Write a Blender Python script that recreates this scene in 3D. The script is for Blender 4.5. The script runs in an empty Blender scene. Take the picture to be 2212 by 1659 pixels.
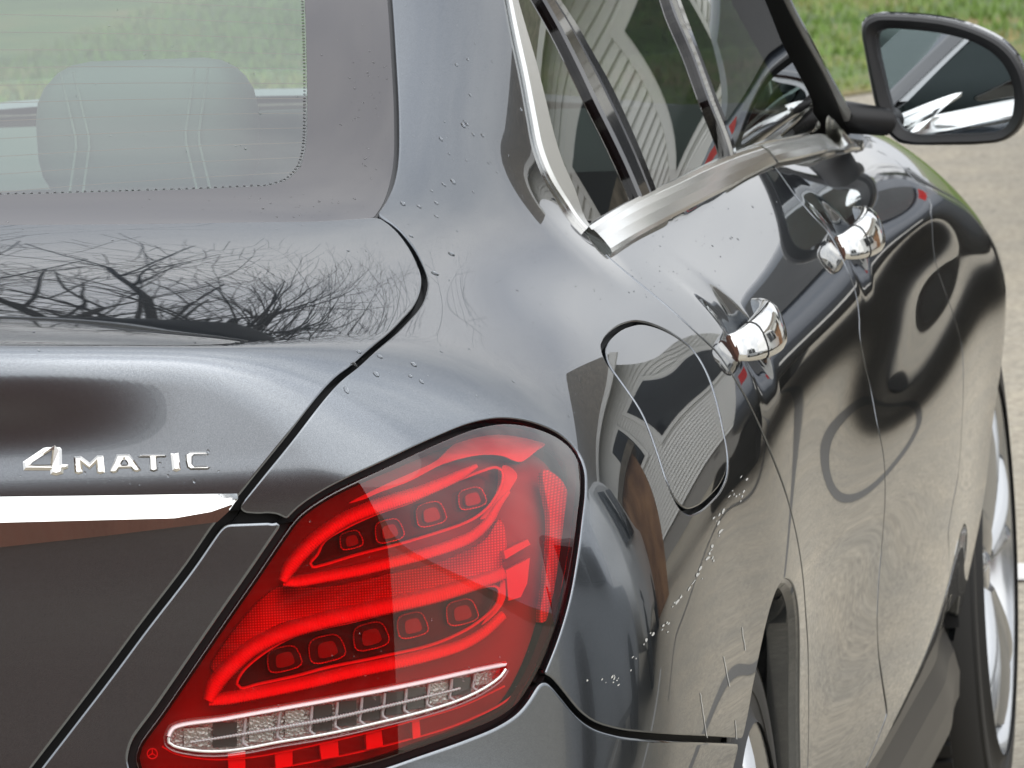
import bpy, bmesh, math, random
import numpy as np
from mathutils import Matrix, Vector
random.seed(7); np.random.seed(7)
SC=bpy.context.scene; COL=SC.collection
R=math.radians
# ---------------------------------------------------------------- camera
CAM=np.array([-7.5598,-1.7159,1.6716])
CR=np.array([0.13179447,-0.99030866,-0.04380618]); CU=np.array([0.11006799,-0.02929868,0.99349214]); CD=np.array([0.98514733,0.13575842,-0.10513988])
FPX=18543.8                      # focal length in units of 1/2212 of the picture's width
cd=bpy.data.cameras.new('camera'); cam=bpy.data.objects.new('camera',cd); COL.objects.link(cam)
cam.matrix_world=Matrix(((CR[0],CU[0],-CD[0],CAM[0]),(CR[1],CU[1],-CD[1],CAM[1]),(CR[2],CU[2],-CD[2],CAM[2]),(0,0,0,1)))
cd.sensor_width=36; cd.lens=36*FPX/2212; cd.clip_start=.5; cd.clip_end=3000
cd.dof.use_dof=True; cd.dof.focus_distance=6.75; cd.dof.aperture_fstop=cd.lens/6.5; cd.dof.aperture_blades=7
SC.camera=cam
# ---------------------------------------------------------------- overcast sky and weak sun
W=bpy.data.worlds.new('World'); SC.world=W; W.use_nodes=True
nt=W.node_tree; nt.nodes.clear(); L=nt.links.new
out=nt.nodes.new('ShaderNodeOutputWorld'); bg=nt.nodes.new('ShaderNodeBackground')
sky=nt.nodes.new('ShaderNodeTexSky'); sky.sky_type='NISHITA'; sky.sun_disc=False
sky.sun_elevation=R(42); sky.sun_rotation=R(250); sky.dust_density=4; sky.ozone_density=1; sky.air_density=1.2
hs=nt.nodes.new('ShaderNodeHueSaturation'); hs.inputs['Saturation'].default_value=.12
tc=nt.nodes.new('ShaderNodeTexCoord'); mp=nt.nodes.new('ShaderNodeMapping'); mp.inputs['Scale'].default_value=(1,1,2.6)
no=nt.nodes.new('ShaderNodeTexNoise'); no.inputs['Scale'].default_value=2.3; no.inputs['Detail'].default_value=5; no.inputs['Roughness'].default_value=.5
cr=nt.nodes.new('ShaderNodeValToRGB'); e=cr.color_ramp.elements
e[0].position=.30; e[0].color=(6.9,7.3,8.0,1); e[1].position=.72; e[1].color=(11.9,12.0,12.0,1)
mx=nt.nodes.new('ShaderNodeMix'); mx.data_type='RGBA'; mx.inputs[0].default_value=.85
L(tc.outputs['Generated'],mp.inputs['Vector']); L(mp.outputs[0],no.inputs['Vector']); L(no.outputs[0],cr.inputs[0])
L(sky.outputs[0],hs.inputs['Color']); L(hs.outputs[0],mx.inputs[6]); L(cr.outputs[0],mx.inputs[7])
sp=nt.nodes.new('ShaderNodeSeparateXYZ'); L(tc.outputs['Generated'],sp.inputs[0])     # an overcast sky is brighter towards the zenith
ma=nt.nodes.new('ShaderNodeMapRange'); ma.inputs[1].default_value=0; ma.inputs[2].default_value=1; ma.inputs[3].default_value=.82; ma.inputs[4].default_value=1.62; L(sp.outputs[2],ma.inputs[0])
vm=nt.nodes.new('ShaderNodeVectorMath'); vm.operation='SCALE'; L(mx.outputs[2],vm.inputs[0]); L(ma.outputs[0],vm.inputs['Scale'])
L(vm.outputs[0],bg.inputs['Color']); L(bg.outputs[0],out.inputs[0]); bg.inputs['Strength'].default_value=.122
sl=bpy.data.lights.new('sun','SUN'); sl.energy=.6; sl.angle=R(80); sl.color=(1,.97,.93)
so=bpy.data.objects.new('sun',sl); COL.objects.link(so)
_sd=Vector((math.sin(R(250))*math.cos(R(42)),math.cos(R(250))*math.cos(R(42)),math.sin(R(42))))
so.rotation_euler=_sd.to_track_quat('Z','Y').to_euler(); so.location=(0,0,20)
vs=SC.view_settings; vs.view_transform='Standard'; vs.look='None'; vs.exposure=.2; vs.gamma=1; vs.use_curve_mapping=False
SC.cycles.max_bounces=14; SC.cycles.transparent_max_bounces=20; SC.cycles.glossy_bounces=6
# ---------------------------------------------------------------- tagging and object helpers
def tag(o,label=None,cat=None,group=None,kind=None):
    if label: o['label']=label
    if cat: o['category']=cat
    if group: o['group']=group
    if kind: o['kind']=kind
    return o
def empty(name,label,cat,loc=(0,0,0),rz=0,group=None):
    o=bpy.data.objects.new(name,None); COL.objects.link(o); o.location=loc; o.rotation_euler=(0,0,rz); o.empty_display_size=.2
    return tag(o,label,cat,group)
def mesh_obj(name,V,Fc,mat,parent=None,normals=None,smooth=True,sharp=None):
    me=bpy.data.meshes.new(name); me.from_pydata([tuple(map(float,v)) for v in V],[],[tuple(map(int,f)) for f in Fc])
    if smooth: me.polygons.foreach_set('use_smooth',[True]*len(me.polygons))
    me.update()
    if normals is not None: me.normals_split_custom_set_from_vertices([tuple(map(float,n)) for n in normals])
    elif sharp is not None and smooth: me.set_sharp_from_angle(angle=R(sharp))
    if mat is not None: me.materials.append(mat)
    o=bpy.data.objects.new(name,me); COL.objects.link(o)
    if parent is not None: o.parent=parent
    return o
class MB:
    """collects simple shapes, builds ONE mesh object"""
    def __init__(s): s.V=[]; s.F=[]
    def add(s,V,F):
        n=len(s.V); s.V+= [tuple(map(float,v)) for v in V]; s.F+=[tuple(i+n for i in f) for f in F]; return s
    def box(s,c,d,rot=0,M=None):
        c=np.array(c,float); h=np.array(d,float)/2
        V=np.array([[i,j,k] for i in (-1,1) for j in (-1,1) for k in (-1,1)])*h
        if M is not None: V=V@np.array(M).T
        if rot: ca,sa=math.cos(rot),math.sin(rot); V=V@np.array([[ca,sa,0],[-sa,ca,0],[0,0,1]])
        return s.add(V+c,[(0,1,3,2),(4,6,7,5),(0,4,5,1),(2,3,7,6),(0,2,6,4),(1,5,7,3)])
    def quadstrip(s,A,B,closed=False):
        n=len(A); V=list(A)+list(B); k=n if closed else n-1
        return s.add(V,[(i,(i+1)%n,n+(i+1)%n,n+i) for i in range(k)])
    def tube(s,pts,r,sides=8,up=None,flat=1.,closed=False,caps=True):
        pts=np.array(pts,float); n=len(pts); r=np.broadcast_to(np.array(r,float),(n,))
        if closed: T=np.roll(pts,-1,0)-np.roll(pts,1,0)
        else: T=np.gradient(pts,axis=0)
        T/=np.linalg.norm(T,axis=1,keepdims=True)+1e-12
        V=[]
        ref=np.array(up if up is not None else (0,0,1.) if abs(T[0][2])<.9 else (1.,0,0))
        for i in range(n):
            rf=ref if ref.ndim==1 else ref[i]
            a=np.cross(T[i],rf); a/=np.linalg.norm(a)+1e-12; b=np.cross(a,T[i])
            if up is None: ref=b
            for k in range(sides):
                q=2*math.pi*k/sides; V.append(pts[i]+r[i]*(math.cos(q)*a+flat*math.sin(q)*b))
        F=[]; m=n if closed else n-1
        for i in range(m):
            j=(i+1)%n
            for k in range(sides): F.append((i*sides+k,i*sides+(k+1)%sides,j*sides+(k+1)%sides,j*sides+k))
        if not closed and caps: F.append(tuple(range(sides))[::-1]); F.append(tuple((n-1)*sides+k for k in range(sides)))
        return s.add(V,F)
    def lathe(s,prof,c,axis='y',n=48,sgn=1):
        V=[];m=len(prof)
        for i in range(n):
            q=2*math.pi*i/n
            for (r,h) in prof:
                a,b=r*math.cos(q),r*math.sin(q)
                V.append((c[0]+a,c[1]+sgn*h,c[2]+b) if axis=='y' else (c[0]+a,c[1]+b,c[2]+h) if axis=='z' else (c[0]+h,c[1]+a,c[2]+b))
        F=[(i*m+k,((i+1)%n)*m+k,((i+1)%n)*m+k+1,i*m+k+1) for i in range(n) for k in range(m-1)]
        return s.add(V,F)
    def build(s,name,mat,parent=None,smooth=False,sharp=35):
        return mesh_obj(name,s.V,s.F,mat,parent,smooth=smooth,sharp=sharp if smooth else None)
# ---------------------------------------------------------------- materials
def mat(name,col=(.5,.5,.5),rough=.5,metal=0,spec=.5,coat=0,coat_rough=.02,trans=0,emis=None,es=0):
    m=bpy.data.materials.new(name); m.use_nodes=True; b=m.node_tree.nodes['Principled BSDF']
    b.inputs['Base Color'].default_value=(*col,1); b.inputs['Roughness'].default_value=rough; b.inputs['Metallic'].default_value=metal
    b.inputs['Specular IOR Level'].default_value=spec; b.inputs['Coat Weight'].default_value=coat; b.inputs['Coat Roughness'].default_value=coat_rough
    b.inputs['Transmission Weight'].default_value=trans
    if emis: b.inputs['Emission Color'].default_value=(*emis,1); b.inputs['Emission Strength'].default_value=es
    return m
def N(m,t,**k):
    n=m.node_tree.nodes.new(t)
    for a,v in k.items():
        if hasattr(n,a): setattr(n,a,v)
        else: n.inputs[a.replace('_',' ')].default_value=v
    return n
def bsdf(m): return m.node_tree.nodes['Principled BSDF']
def ramp(m,src,stops):
    r=N(m,'ShaderNodeValToRGB'); el=r.color_ramp.elements
    while len(el)<len(stops): el.new(.5)
    for e,(p,c) in zip(el,stops): e.position=p; e.color=(*c,1) if len(c)==3 else c
    m.node_tree.links.new(src,r.inputs[0]); return r.outputs[0]
def noise_col(m,stops,scale,detail=6,rough=.6,coord='Object',vec_scale=None,bump=0,bump_dist=.01,input_='Base Color'):
    l=m.node_tree.links.new; tc=N(m,'ShaderNodeTexCoord'); v=tc.outputs[coord]
    if vec_scale: mp=N(m,'ShaderNodeMapping'); mp.inputs['Scale'].default_value=vec_scale; l(v,mp.inputs[0]); v=mp.outputs[0]
    n=N(m,'ShaderNodeTexNoise',Scale=scale,Detail=detail,Roughness=rough); l(v,n.inputs['Vector'])
    c=ramp(m,n.outputs[0],stops); l(c,bsdf(m).inputs[input_])
    if bump:
        b=N(m,'ShaderNodeBump',Strength=bump,Distance=bump_dist); l(n.outputs[0],b.inputs['Height']); l(b.outputs[0],bsdf(m).inputs['Normal'])
    return n,c
M={}
p=mat('car_paint',(.036,.043,.053),.17,.95,.5,1.0,.010); M['paint']=p; bsdf(p).inputs['Specular Tint'].default_value=(.13,.135,.14,1); bsdf(p).inputs['Coat IOR'].default_value=1.42
l=p.node_tree.links.new; tc=N(p,'ShaderNodeTexCoord'); n=N(p,'ShaderNodeTexNoise',Scale=2400.,Detail=1.); l(tc.outputs['Object'],n.inputs['Vector'])
c=ramp(p,n.outputs[0],[(.35,(.150,.163,.180)),(.66,(.250,.268,.290))]); l(c,bsdf(p).inputs['Base Color'])
M['liner']=mat('seam_rubber',(.006,.006,.007),.7)
M['rubber']=mat('black_rubber',(.012,.012,.013),.45)
M['gloss_black']=mat('gloss_black',(.006,.006,.007),.06,0,.6,1,.01)
M['frit']=mat('ceramic_frit_glass',(.034,.029,.031),.03,0,1.0)
bsdf(M['frit']).inputs['IOR'].default_value=1.36
M['chrome']=mat('chrome',(.80,.80,.78),.035,1)
M['satin']=mat('satin_aluminium',(.84,.84,.81),.26,1)
M['plastic']=mat('black_plastic',(.012,.012,.013),.42,0,.35)
M['tyre']=mat('tyre_rubber',(.020,.020,.020),.62); 
M['rim']=mat('wheel_silver',(.50,.51,.52),.22,.85,coat=.6)
def glass(name,tint,refl_ior=1.5,rough=0.,diff=None):
    m=bpy.data.materials.new(name); m.use_nodes=True; nt=m.node_tree; nt.nodes.clear(); l=nt.links.new
    o=nt.nodes.new('ShaderNodeOutputMaterial'); t=nt.nodes.new('ShaderNodeBsdfTransparent'); t.inputs[0].default_value=(*tint,1)
    g=nt.nodes.new('ShaderNodeBsdfGlossy'); g.inputs['Roughness'].default_value=rough; g.inputs[0].default_value=(1,1,1,1)
    f=nt.nodes.new('ShaderNodeFresnel'); ge=nt.nodes.new('ShaderNodeNewGeometry'); mr=nt.nodes.new('ShaderNodeMapRange'); mr.inputs[3].default_value=refl_ior; mr.inputs[4].default_value=1/refl_ior; l(ge.outputs['Backfacing'],mr.inputs[0]); l(mr.outputs[0],f.inputs[0])   # a thin pane: same mirror strength from either side
    x=nt.nodes.new('ShaderNodeMixShader'); l(f.outputs[0],x.inputs[0]); l(t.outputs[0],x.inputs[1]); l(g.outputs[0],x.inputs[2])
    l(x.outputs[0],o.inputs[0]); return m
M['rear_glass']=glass('tinted_rear_glass',(.56,.68,.60),1.9)
M['side_glass']=glass('dark_side_glass',(.16,.18,.17),1.75)
M['screen_glass']=glass('windscreen_glass',(.72,.84,.76),1.5)
M['mirror']=mat('mirror_glass',(.62,.66,.70),.01,1)
M['red_lens']=glass('red_lens',(.99,.055,.07),1.78)
M['clear_lens']=glass('clear_lens',(.93,.93,.93),1.48)
M['leather']=mat('grey_leather',(.20,.215,.22),.55)
M['interior']=mat('dark_interior',(.16,.17,.17),.7)
# ---------------------------------------------------------------- the car's skin as a smooth implicit surface (metres; x forward, y left, z up)
def ray(u,v):
    u=np.asarray(u,float); v=np.asarray(v,float)
    q=CD+CR*((u-1106)/FPX)[...,None]-CU*((v-829.5)/FPX)[...,None]
    return q/np.linalg.norm(q,axis=-1,keepdims=True)
def uvof(P):
    q=np.asarray(P)-CAM; z=q@CD
    return np.stack([1106+FPX*(q@CR)/z,829.5-FPX*(q@CU)/z],-1)
# ---- 1-D natural cubic spline ----
def spl(xs,ys,x):
    xs=np.asarray(xs,float); ys=np.asarray(ys,float); n=len(xs)
    h=np.diff(xs); A=np.zeros((n,n)); b=np.zeros(n); A[0,0]=A[-1,-1]=1
    for i in range(1,n-1):
        A[i,i-1]=h[i-1]; A[i,i]=2*(h[i-1]+h[i]); A[i,i+1]=h[i]
        b[i]=6*((ys[i+1]-ys[i])/h[i]-(ys[i]-ys[i-1])/h[i-1])
    M=np.linalg.solve(A,b)
    x=np.asarray(x,float); xc=np.clip(x,xs[0],xs[-1]); i=np.clip(np.searchsorted(xs,xc)-1,0,n-2)
    t=xc-xs[i]; hi=h[i]
    c1=(ys[i+1]-ys[i])/hi-hi*(2*M[i]+M[i+1])/6
    r=ys[i]+c1*t+M[i]/2*t*t+(M[i+1]-M[i])/(6*hi)*t**3
    s0=(ys[1]-ys[0])/h[0]-h[0]*(2*M[0]+M[1])/6
    sn=(ys[-1]-ys[-2])/h[-1]+h[-1]*(2*M[-1]+M[-2])/6
    return r+np.where(x<xs[0],(x-xs[0])*s0,0)+np.where(x>xs[-1],(x-xs[-1])*sn,0)
# ---- bicubic (B-spline smoothed) lookup ----
class Grid:
    def __init__(s,x0,x1,nx,y0,y1,ny,fn):
        s.x0,s.dx,s.nx=x0,(x1-x0)/(nx-1),nx; s.y0,s.dy,s.ny=y0,(y1-y0)/(ny-1),ny
        s.g=fn(np.linspace(x0,x1,nx),np.linspace(y0,y1,ny))
    def __call__(s,x,y):
        a=np.clip((x-s.x0)/s.dx,1,s.nx-2.001); b=np.clip((y-s.y0)/s.dy,1,s.ny-2.001)
        i=a.astype(int); j=b.astype(int); a=a-i; b=b-j
        def w(t): return ((1-t)**3/6,(3*t**3-6*t*t+4)/6,(-3*t**3+3*t*t+3*t+1)/6,t**3/6)
        wa,wb=w(a),w(b); r=0
        for m in range(4):
            for n in range(4):
                r=r+wa[m]*wb[n]*s.g[np.clip(i+m-1,0,s.nx-1),np.clip(j+n-1,0,s.ny-1)]
        return r
# side sections: x -> [(z,w)...]  (same number of rows: feature lines)
SEC={
-1.10:[(.10,.80),(.25,.830),(.40,.845),(.52,.855),(.62,.860),(.72,.855),(.80,.842),(.87,.818),(.93,.785),(.98,.735),(1.05,.60)],
-0.60:[(.10,.81),(.25,.843),(.40,.863),(.52,.878),(.61,.893),(.71,.896),(.80,.885),(.87,.862),(.93,.828),(.98,.780),(1.05,.68)],
-0.25:[(.10,.82),(.25,.850),(.40,.870),(.52,.882),(.60,.898),(.70,.903),(.80,.894),(.87,.875),(.927,.841),(.975,.793),(1.05,.70)],
 0.02:[(.10,.79),(.25,.840),(.38,.874),(.52,.891),(.62,.906),(.69,.909),(.79,.900),(.87,.883),(.925,.851),(.97,.804),(1.05,.72)],
 0.33:[(.10,.79),(.25,.835),(.37,.874),(.50,.888),(.60,.898),(.68,.905),(.78,.900),(.86,.887),(.91,.861),(.96,.815),(1.04,.745)],
 1.00:[(.10,.79),(.25,.838),(.37,.882),(.50,.898),(.58,.903),(.667,.912),(.76,.898),(.835,.889),(.885,.871),(.94,.832),(1.02,.765)],
 1.95:[(.10,.79),(.25,.835),(.37,.878),(.47,.899),(.56,.909),(.65,.914),(.73,.902),(.80,.888),(.845,.882),(.89,.842),(.99,.755)],
 2.48:[(.10,.79),(.25,.838),(.37,.869),(.46,.888),(.54,.896),(.62,.906),(.69,.905),(.75,.895),(.797,.876),(.845,.838),(.93,.745)],
 2.84:[(.10,.80),(.25,.850),(.38,.880),(.45,.890),(.52,.897),(.59,.899),(.65,.898),(.70,.890),(.74,.872),(.79,.825),(.88,.70)],
 3.60:[(.10,.68),(.25,.71),(.40,.73),(.45,.735),(.52,.735),(.59,.73),(.65,.72),(.70,.70),(.74,.66),(.79,.58),(.88,.45)],
}
def _side(xs,zs):
    st=sorted(SEC); A=np.array([SEC[k] for k in st]); out=np.zeros((len(xs),len(zs)))
    zk=np.stack([spl(st,A[:,k,0],xs) for k in range(A.shape[1])],1); wk=np.stack([spl(st,A[:,k,1],xs) for k in range(A.shape[1])],1)
    for i in range(len(xs)): out[i]=spl(zk[i],wk[i],zs)
    return out
GS=Grid(-1.4,3.7,205,.0,1.6,107,_side)
# rear face x at centre line by z, and deck height by x
RZ=[.10,.30,.45,.54,.60,.66,.72,.78,.83,.866,.900,.92,.94,.955,.97,.985,1.0,1.02,1.06]
RX=[-.93,-1.03,-1.064,-1.062,-1.056,-1.0495,-1.0450,-1.0412,-1.0385,-1.0365,-1.0342,-1.0308,-1.0278,-1.0268,-1.0262,-1.0251,-1.0230,-1.019,-1.010]
class Line:
    def __init__(s,xs,ys,x0,x1,n): s.x=np.linspace(x0,x1,n); s.d=s.x[1]-s.x[0]; s.n=n; s.g=spl(xs,ys,s.x)
    def __call__(s,x):
        a=np.clip((x-s.x[0])/s.d,1,s.n-2.001); i=a.astype(int); t=a-i; g=s.g
        return ((1-t)**3*g[i-1]+(3*t**3-6*t*t+4)*g[i]+(-3*t**3+3*t*t+3*t+1)*g[i+1]+t**3*g[i+2])/6
GR=Line(RZ,RX,-.2,1.3,161)
DX=[-1.3,-1.04,-.98,-.90,-.70,-.5,-.3,0,1,1.7,2.3,2.84,3.4,3.7]
DZ=[1.065,1.025,1.0205,1.024,1.043,1.062,1.07,1.07,1.07,1.00,.955,.90,.80,.70]
GD=Line(DX,DZ,-1.5,3.8,270)
def smax(a,b,k):
    h=np.maximum(k-np.abs(a-b),0)/k
    return np.maximum(a,b)+h*h*h*k/6
def smin(a,b,k): return -smax(-a,-b,k)
def ss(a,b,x):
    t=np.clip((x-a)/(b-a),0,1); return t*t*t*(t*(6*t-15)+10)
def Flow(P):
    x=P[...,0]; w=np.abs(P[...,1]); w=np.sqrt(w*w+1e-4); z=P[...,2]
    f1=w-GS(x,z)
    for hx,hz in ((.11,.893),(1.13,.885)): f1=f1+.0095*np.exp(-((x-hx)/.060)**4-((z-hz)/.034)**2)
    q=ss(.40,.58,w)*ss(.90,.93,z)*ss(1.03,1.0,z)
    f2=-x+GR(z)*(1-q)+(-1.0342+.17*(z-.90))*q+.12*w*w+.25*w**6      # rear
    f3=z-GD(x)+.045*w*w+.10*w**6      # deck
    k=.030+.16*ss(.52,.80,w)
    lip=smax(f2,f3,k)
    return smax(f1,lip,.16-.10*ss(1.3,2.2,x))
def Fgh(P):
    x=P[...,0]; w=np.abs(P[...,1]); w=np.sqrt(w*w+1e-4); z=P[...,2]
    dz=np.maximum(z-.98,0); dz=np.where(z<.98,-.5*(1-np.exp((z-.98)/.5*1.2))*.0+0*z,dz)
    f1=w-(.795-.38*dz-.30*dz*dz-.11*(.5*((.6-x)+np.sqrt((.6-x)**2+.06)))**2+.047*ss(.1,1.25,x)*dz/(dz+.04))
    f2=(-(x+.50)*.40+(z-1.055)*.917)+.10*w*w-.016+.06*(z-1.2)**2
    f3=z-1.44+.09*w*w+.035*(x-.9)**2
    f4=((x-2.28)*.47+(z-1.0)*.88)+.12*w*w
    r=smax(f1,smax(f2,smax(f3,f4,.12),.30),.16-.11*ss(.3,1.2,x))
    return smax(r,.93-z,.05)
def F(P):
    z=P[...,2]
    return smin(Flow(P),Fgh(P),.004+.12*ss(.88,.99,z)*ss(.10,-.22,P[...,0]))
def grad(P,fn=F,h=1e-4):
    g=np.stack([(fn(P+np.eye(3)[i]*h)-fn(P-np.eye(3)[i]*h)) for i in range(3)],-1)
    return g/np.linalg.norm(g,axis=-1,keepdims=True)
def march(O,D,fn=F,t0=5.2,t1=11.6,n=560):
    D=np.asarray(D).reshape(-1,3); ts=np.linspace(t0,t1,n); res=np.full(D.shape,np.nan)
    f=fn(O+D[:,None,:]*ts[None,:,None])>0; hit=f[:,:-1]&~f[:,1:]; ok=hit.any(1); k=hit.argmax(1)
    lo=ts[k]; hi=ts[k+1]
    for _ in range(24):
        m=(lo+hi)/2; g=fn(O+D*m[:,None])>0; lo=np.where(g,m,lo); hi=np.where(g,hi,m)
    res[ok]=(O+D*hi[:,None])[ok]; return res
def cast(pts,fn=F):
    p=np.asarray(pts,float); return march(CAM,ray(p[:,0],p[:,1]),fn)
XA,ZC,KA=-.30,.30,1.10       # axis the skin is unrolled about
def dirs(a,ph):
    al=np.where(a<0,-a*KA,0); ax=XA+np.maximum(a,0)
    O=np.stack([ax,ax*0,ax*0+ZC],-1)
    D=np.stack([-np.sin(al),-np.cos(al)*np.cos(ph),np.cos(al)*np.sin(ph)],-1); return O,D
def dom(P):
    P=np.asarray(P,float); x=P[...,0]-XA; y=-P[...,1]; z=P[...,2]-ZC
    r=np.sqrt(x*x+y*y+z*z)
    a=np.where(x>=0,x,-np.arcsin(np.clip(-x/r,-1,1))/KA)
    return a,np.arctan2(z,y)
def outmarch(O,D,fn,r0=.35,r1=1.75,n=29):
    ts=np.linspace(r0,r1,n); t=np.full(D.shape[:-1],r1); lo=np.full(t.shape,r0); hi=np.full(t.shape,r1); done=np.zeros(t.shape,bool)
    for q0,q in zip(ts[:-1],ts[1:]):
        c=fn(O+D*q)>0; s=c&~done; lo[s]=q0; hi[s]=q; done|=s
        if done.all(): break
    fl=fn(O+D*lo[...,None]); fh=fn(O+D*hi[...,None])
    for i in range(11):
        m=(lo+hi)/2 if i%2 else np.clip(lo-fl*(hi-lo)/(fh-fl+1e-12),lo+1e-9,hi)
        f=fn(O+D*m[...,None]); s=f>0; hi=np.where(s,m,hi); fh=np.where(s,f,fh); lo=np.where(s,lo,m); fl=np.where(s,fl,f)
    m=np.where(np.abs(fl)<np.abs(fh),lo,hi); return O+D*m[...,None]
AG=np.concatenate([-np.arange(1.40,0,-.0036),np.arange(0,.6,.0055),np.arange(.6,2.1,.008),np.arange(2.1,3.9,.013)])
PG=np.radians(np.arange(-26,90.01,.28)); PG[-1]=math.pi/2
_A,_P=np.meshgrid(AG,PG,indexing='ij'); _O,_D=dirs(_A,_P)
GP=outmarch(_O,_D,F)                     # grid of skin points
GN=grad(GP)                              # and their normals
nA,nP=len(AG),len(PG)
def onskin(p3,fn=F):
    a,ph=dom(p3); O,D=dirs(a,ph); return outmarch(O,D,fn)
def U(*pts,d=0.):
    """picture points (2212 x 1659 frame) carried along their sight lines to the skin pushed in by d"""
    r=cast(pts,(lambda P:F(P)+d) if d else F); ok=~np.isnan(r[:,0])
    if not ok.all(): print('missed',[pts[i] for i in np.where(~ok)[0]])
    return r[ok]
def D3(*pts): return onskin(np.array(pts,float))
def smooth_poly(P,closed=True,step=.006,n_iter=1):
    """Catmull-Rom through P, resampled"""
    P=np.asarray(P,float); n=len(P); out=[]
    rng=range(n if closed else n-1)
    for i in rng:
        p0=P[(i-1)%n] if closed or i>0 else 2*P[0]-P[1]; p1=P[i]; p2=P[(i+1)%n]; p3=P[(i+2)%n] if closed or i<n-2 else 2*P[-1]-P[-2]
        d=np.linalg.norm(p2-p1); k=max(1,int(d/step)); t01=max(np.linalg.norm(p1-p0),1e-6)**.5; t12=max(d,1e-6)**.5; t23=max(np.linalg.norm(p3-p2),1e-6)**.5
        m1=(p2-p1)/1-(0) ; m1=t12*((p1-p0)/t01-(p2-p0)/(t01+t12)+(p2-p1)/t12); m2=t12*((p2-p1)/t12-(p3-p1)/(t12+t23)+(p3-p2)/t23)
        for j in range(k):
            t=j/k; out.append((2*t**3-3*t*t+1)*p1+(t**3-2*t*t+t)*m1+(-2*t**3+3*t*t)*p2+(t**3-t*t)*m2)
    if not closed: out.append(P[-1])
    return np.array(out)
def crv(*groups,closed=True,step=.006):
    """outline from groups of 3-D points; each group is smoothed by itself, corners between groups stay sharp"""
    if len(groups)==1 and closed: return smooth_poly(groups[0],True,step)
    out=[]
    for g in groups: out.append(smooth_poly(g,False,step) if len(g)>1 else np.array(g))
    P=np.concatenate(out)
    # join with straight steps
    Q=[P[0]]
    for p in list(P[1:])+([P[0]] if closed else []):
        d=np.linalg.norm(p-Q[-1])
        if d<1e-7: continue
        k=max(1,int(d/.03)); Q+= [Q[-1]+(p-Q[-1])*(j+1)/k for j in range(k)]
    return np.array(Q[:-1] if closed else Q)
def seg_dist(P,C,closed=True):
    A=C; B=np.roll(C,-1,0)
    if not closed: A,B=C[:-1],C[1:]
    cs=C[::6]; gap=6*np.linalg.norm(B-A,axis=1).max()+.025
    best=np.full(len(P),1e9)
    for c in cs: q=P-c; np.minimum(best,np.einsum('ij,ij->i',q,q),out=best)
    near=np.where(best<(gap+.01)**2)[0]; Q=P[near]; bq=np.full(len(Q),1e9)
    for i in range(len(A)):
        d=B[i]-A[i]; L2=d@d+1e-18; q=Q-A[i]; t=np.clip((q@d)/L2,0,1); q=q-t[:,None]*d
        np.minimum(bq,np.einsum('ij,ij->i',q,q),out=bq)
    best=np.sqrt(best); best=np.maximum(best,.012); best[near]=np.sqrt(bq); return best
def inside(a,ph,pa,pp):
    r=np.zeros(a.shape,bool); n=len(pa); j=n-1
    for i in range(n):
        c=((pp[i]>ph)!=(pp[j]>ph))
        if c.any():
            xi=(pa[j]-pa[i])*(ph-pp[i])/(pp[j]-pp[i]+1e-15)+pa[i]; r^=c&(a<xi)
        j=i
    return r
def toskin(p):
    p=np.array(p,float)
    for _ in range(3): p=p-grad(p)*F(p)[:,None]*.9
    return p
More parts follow.
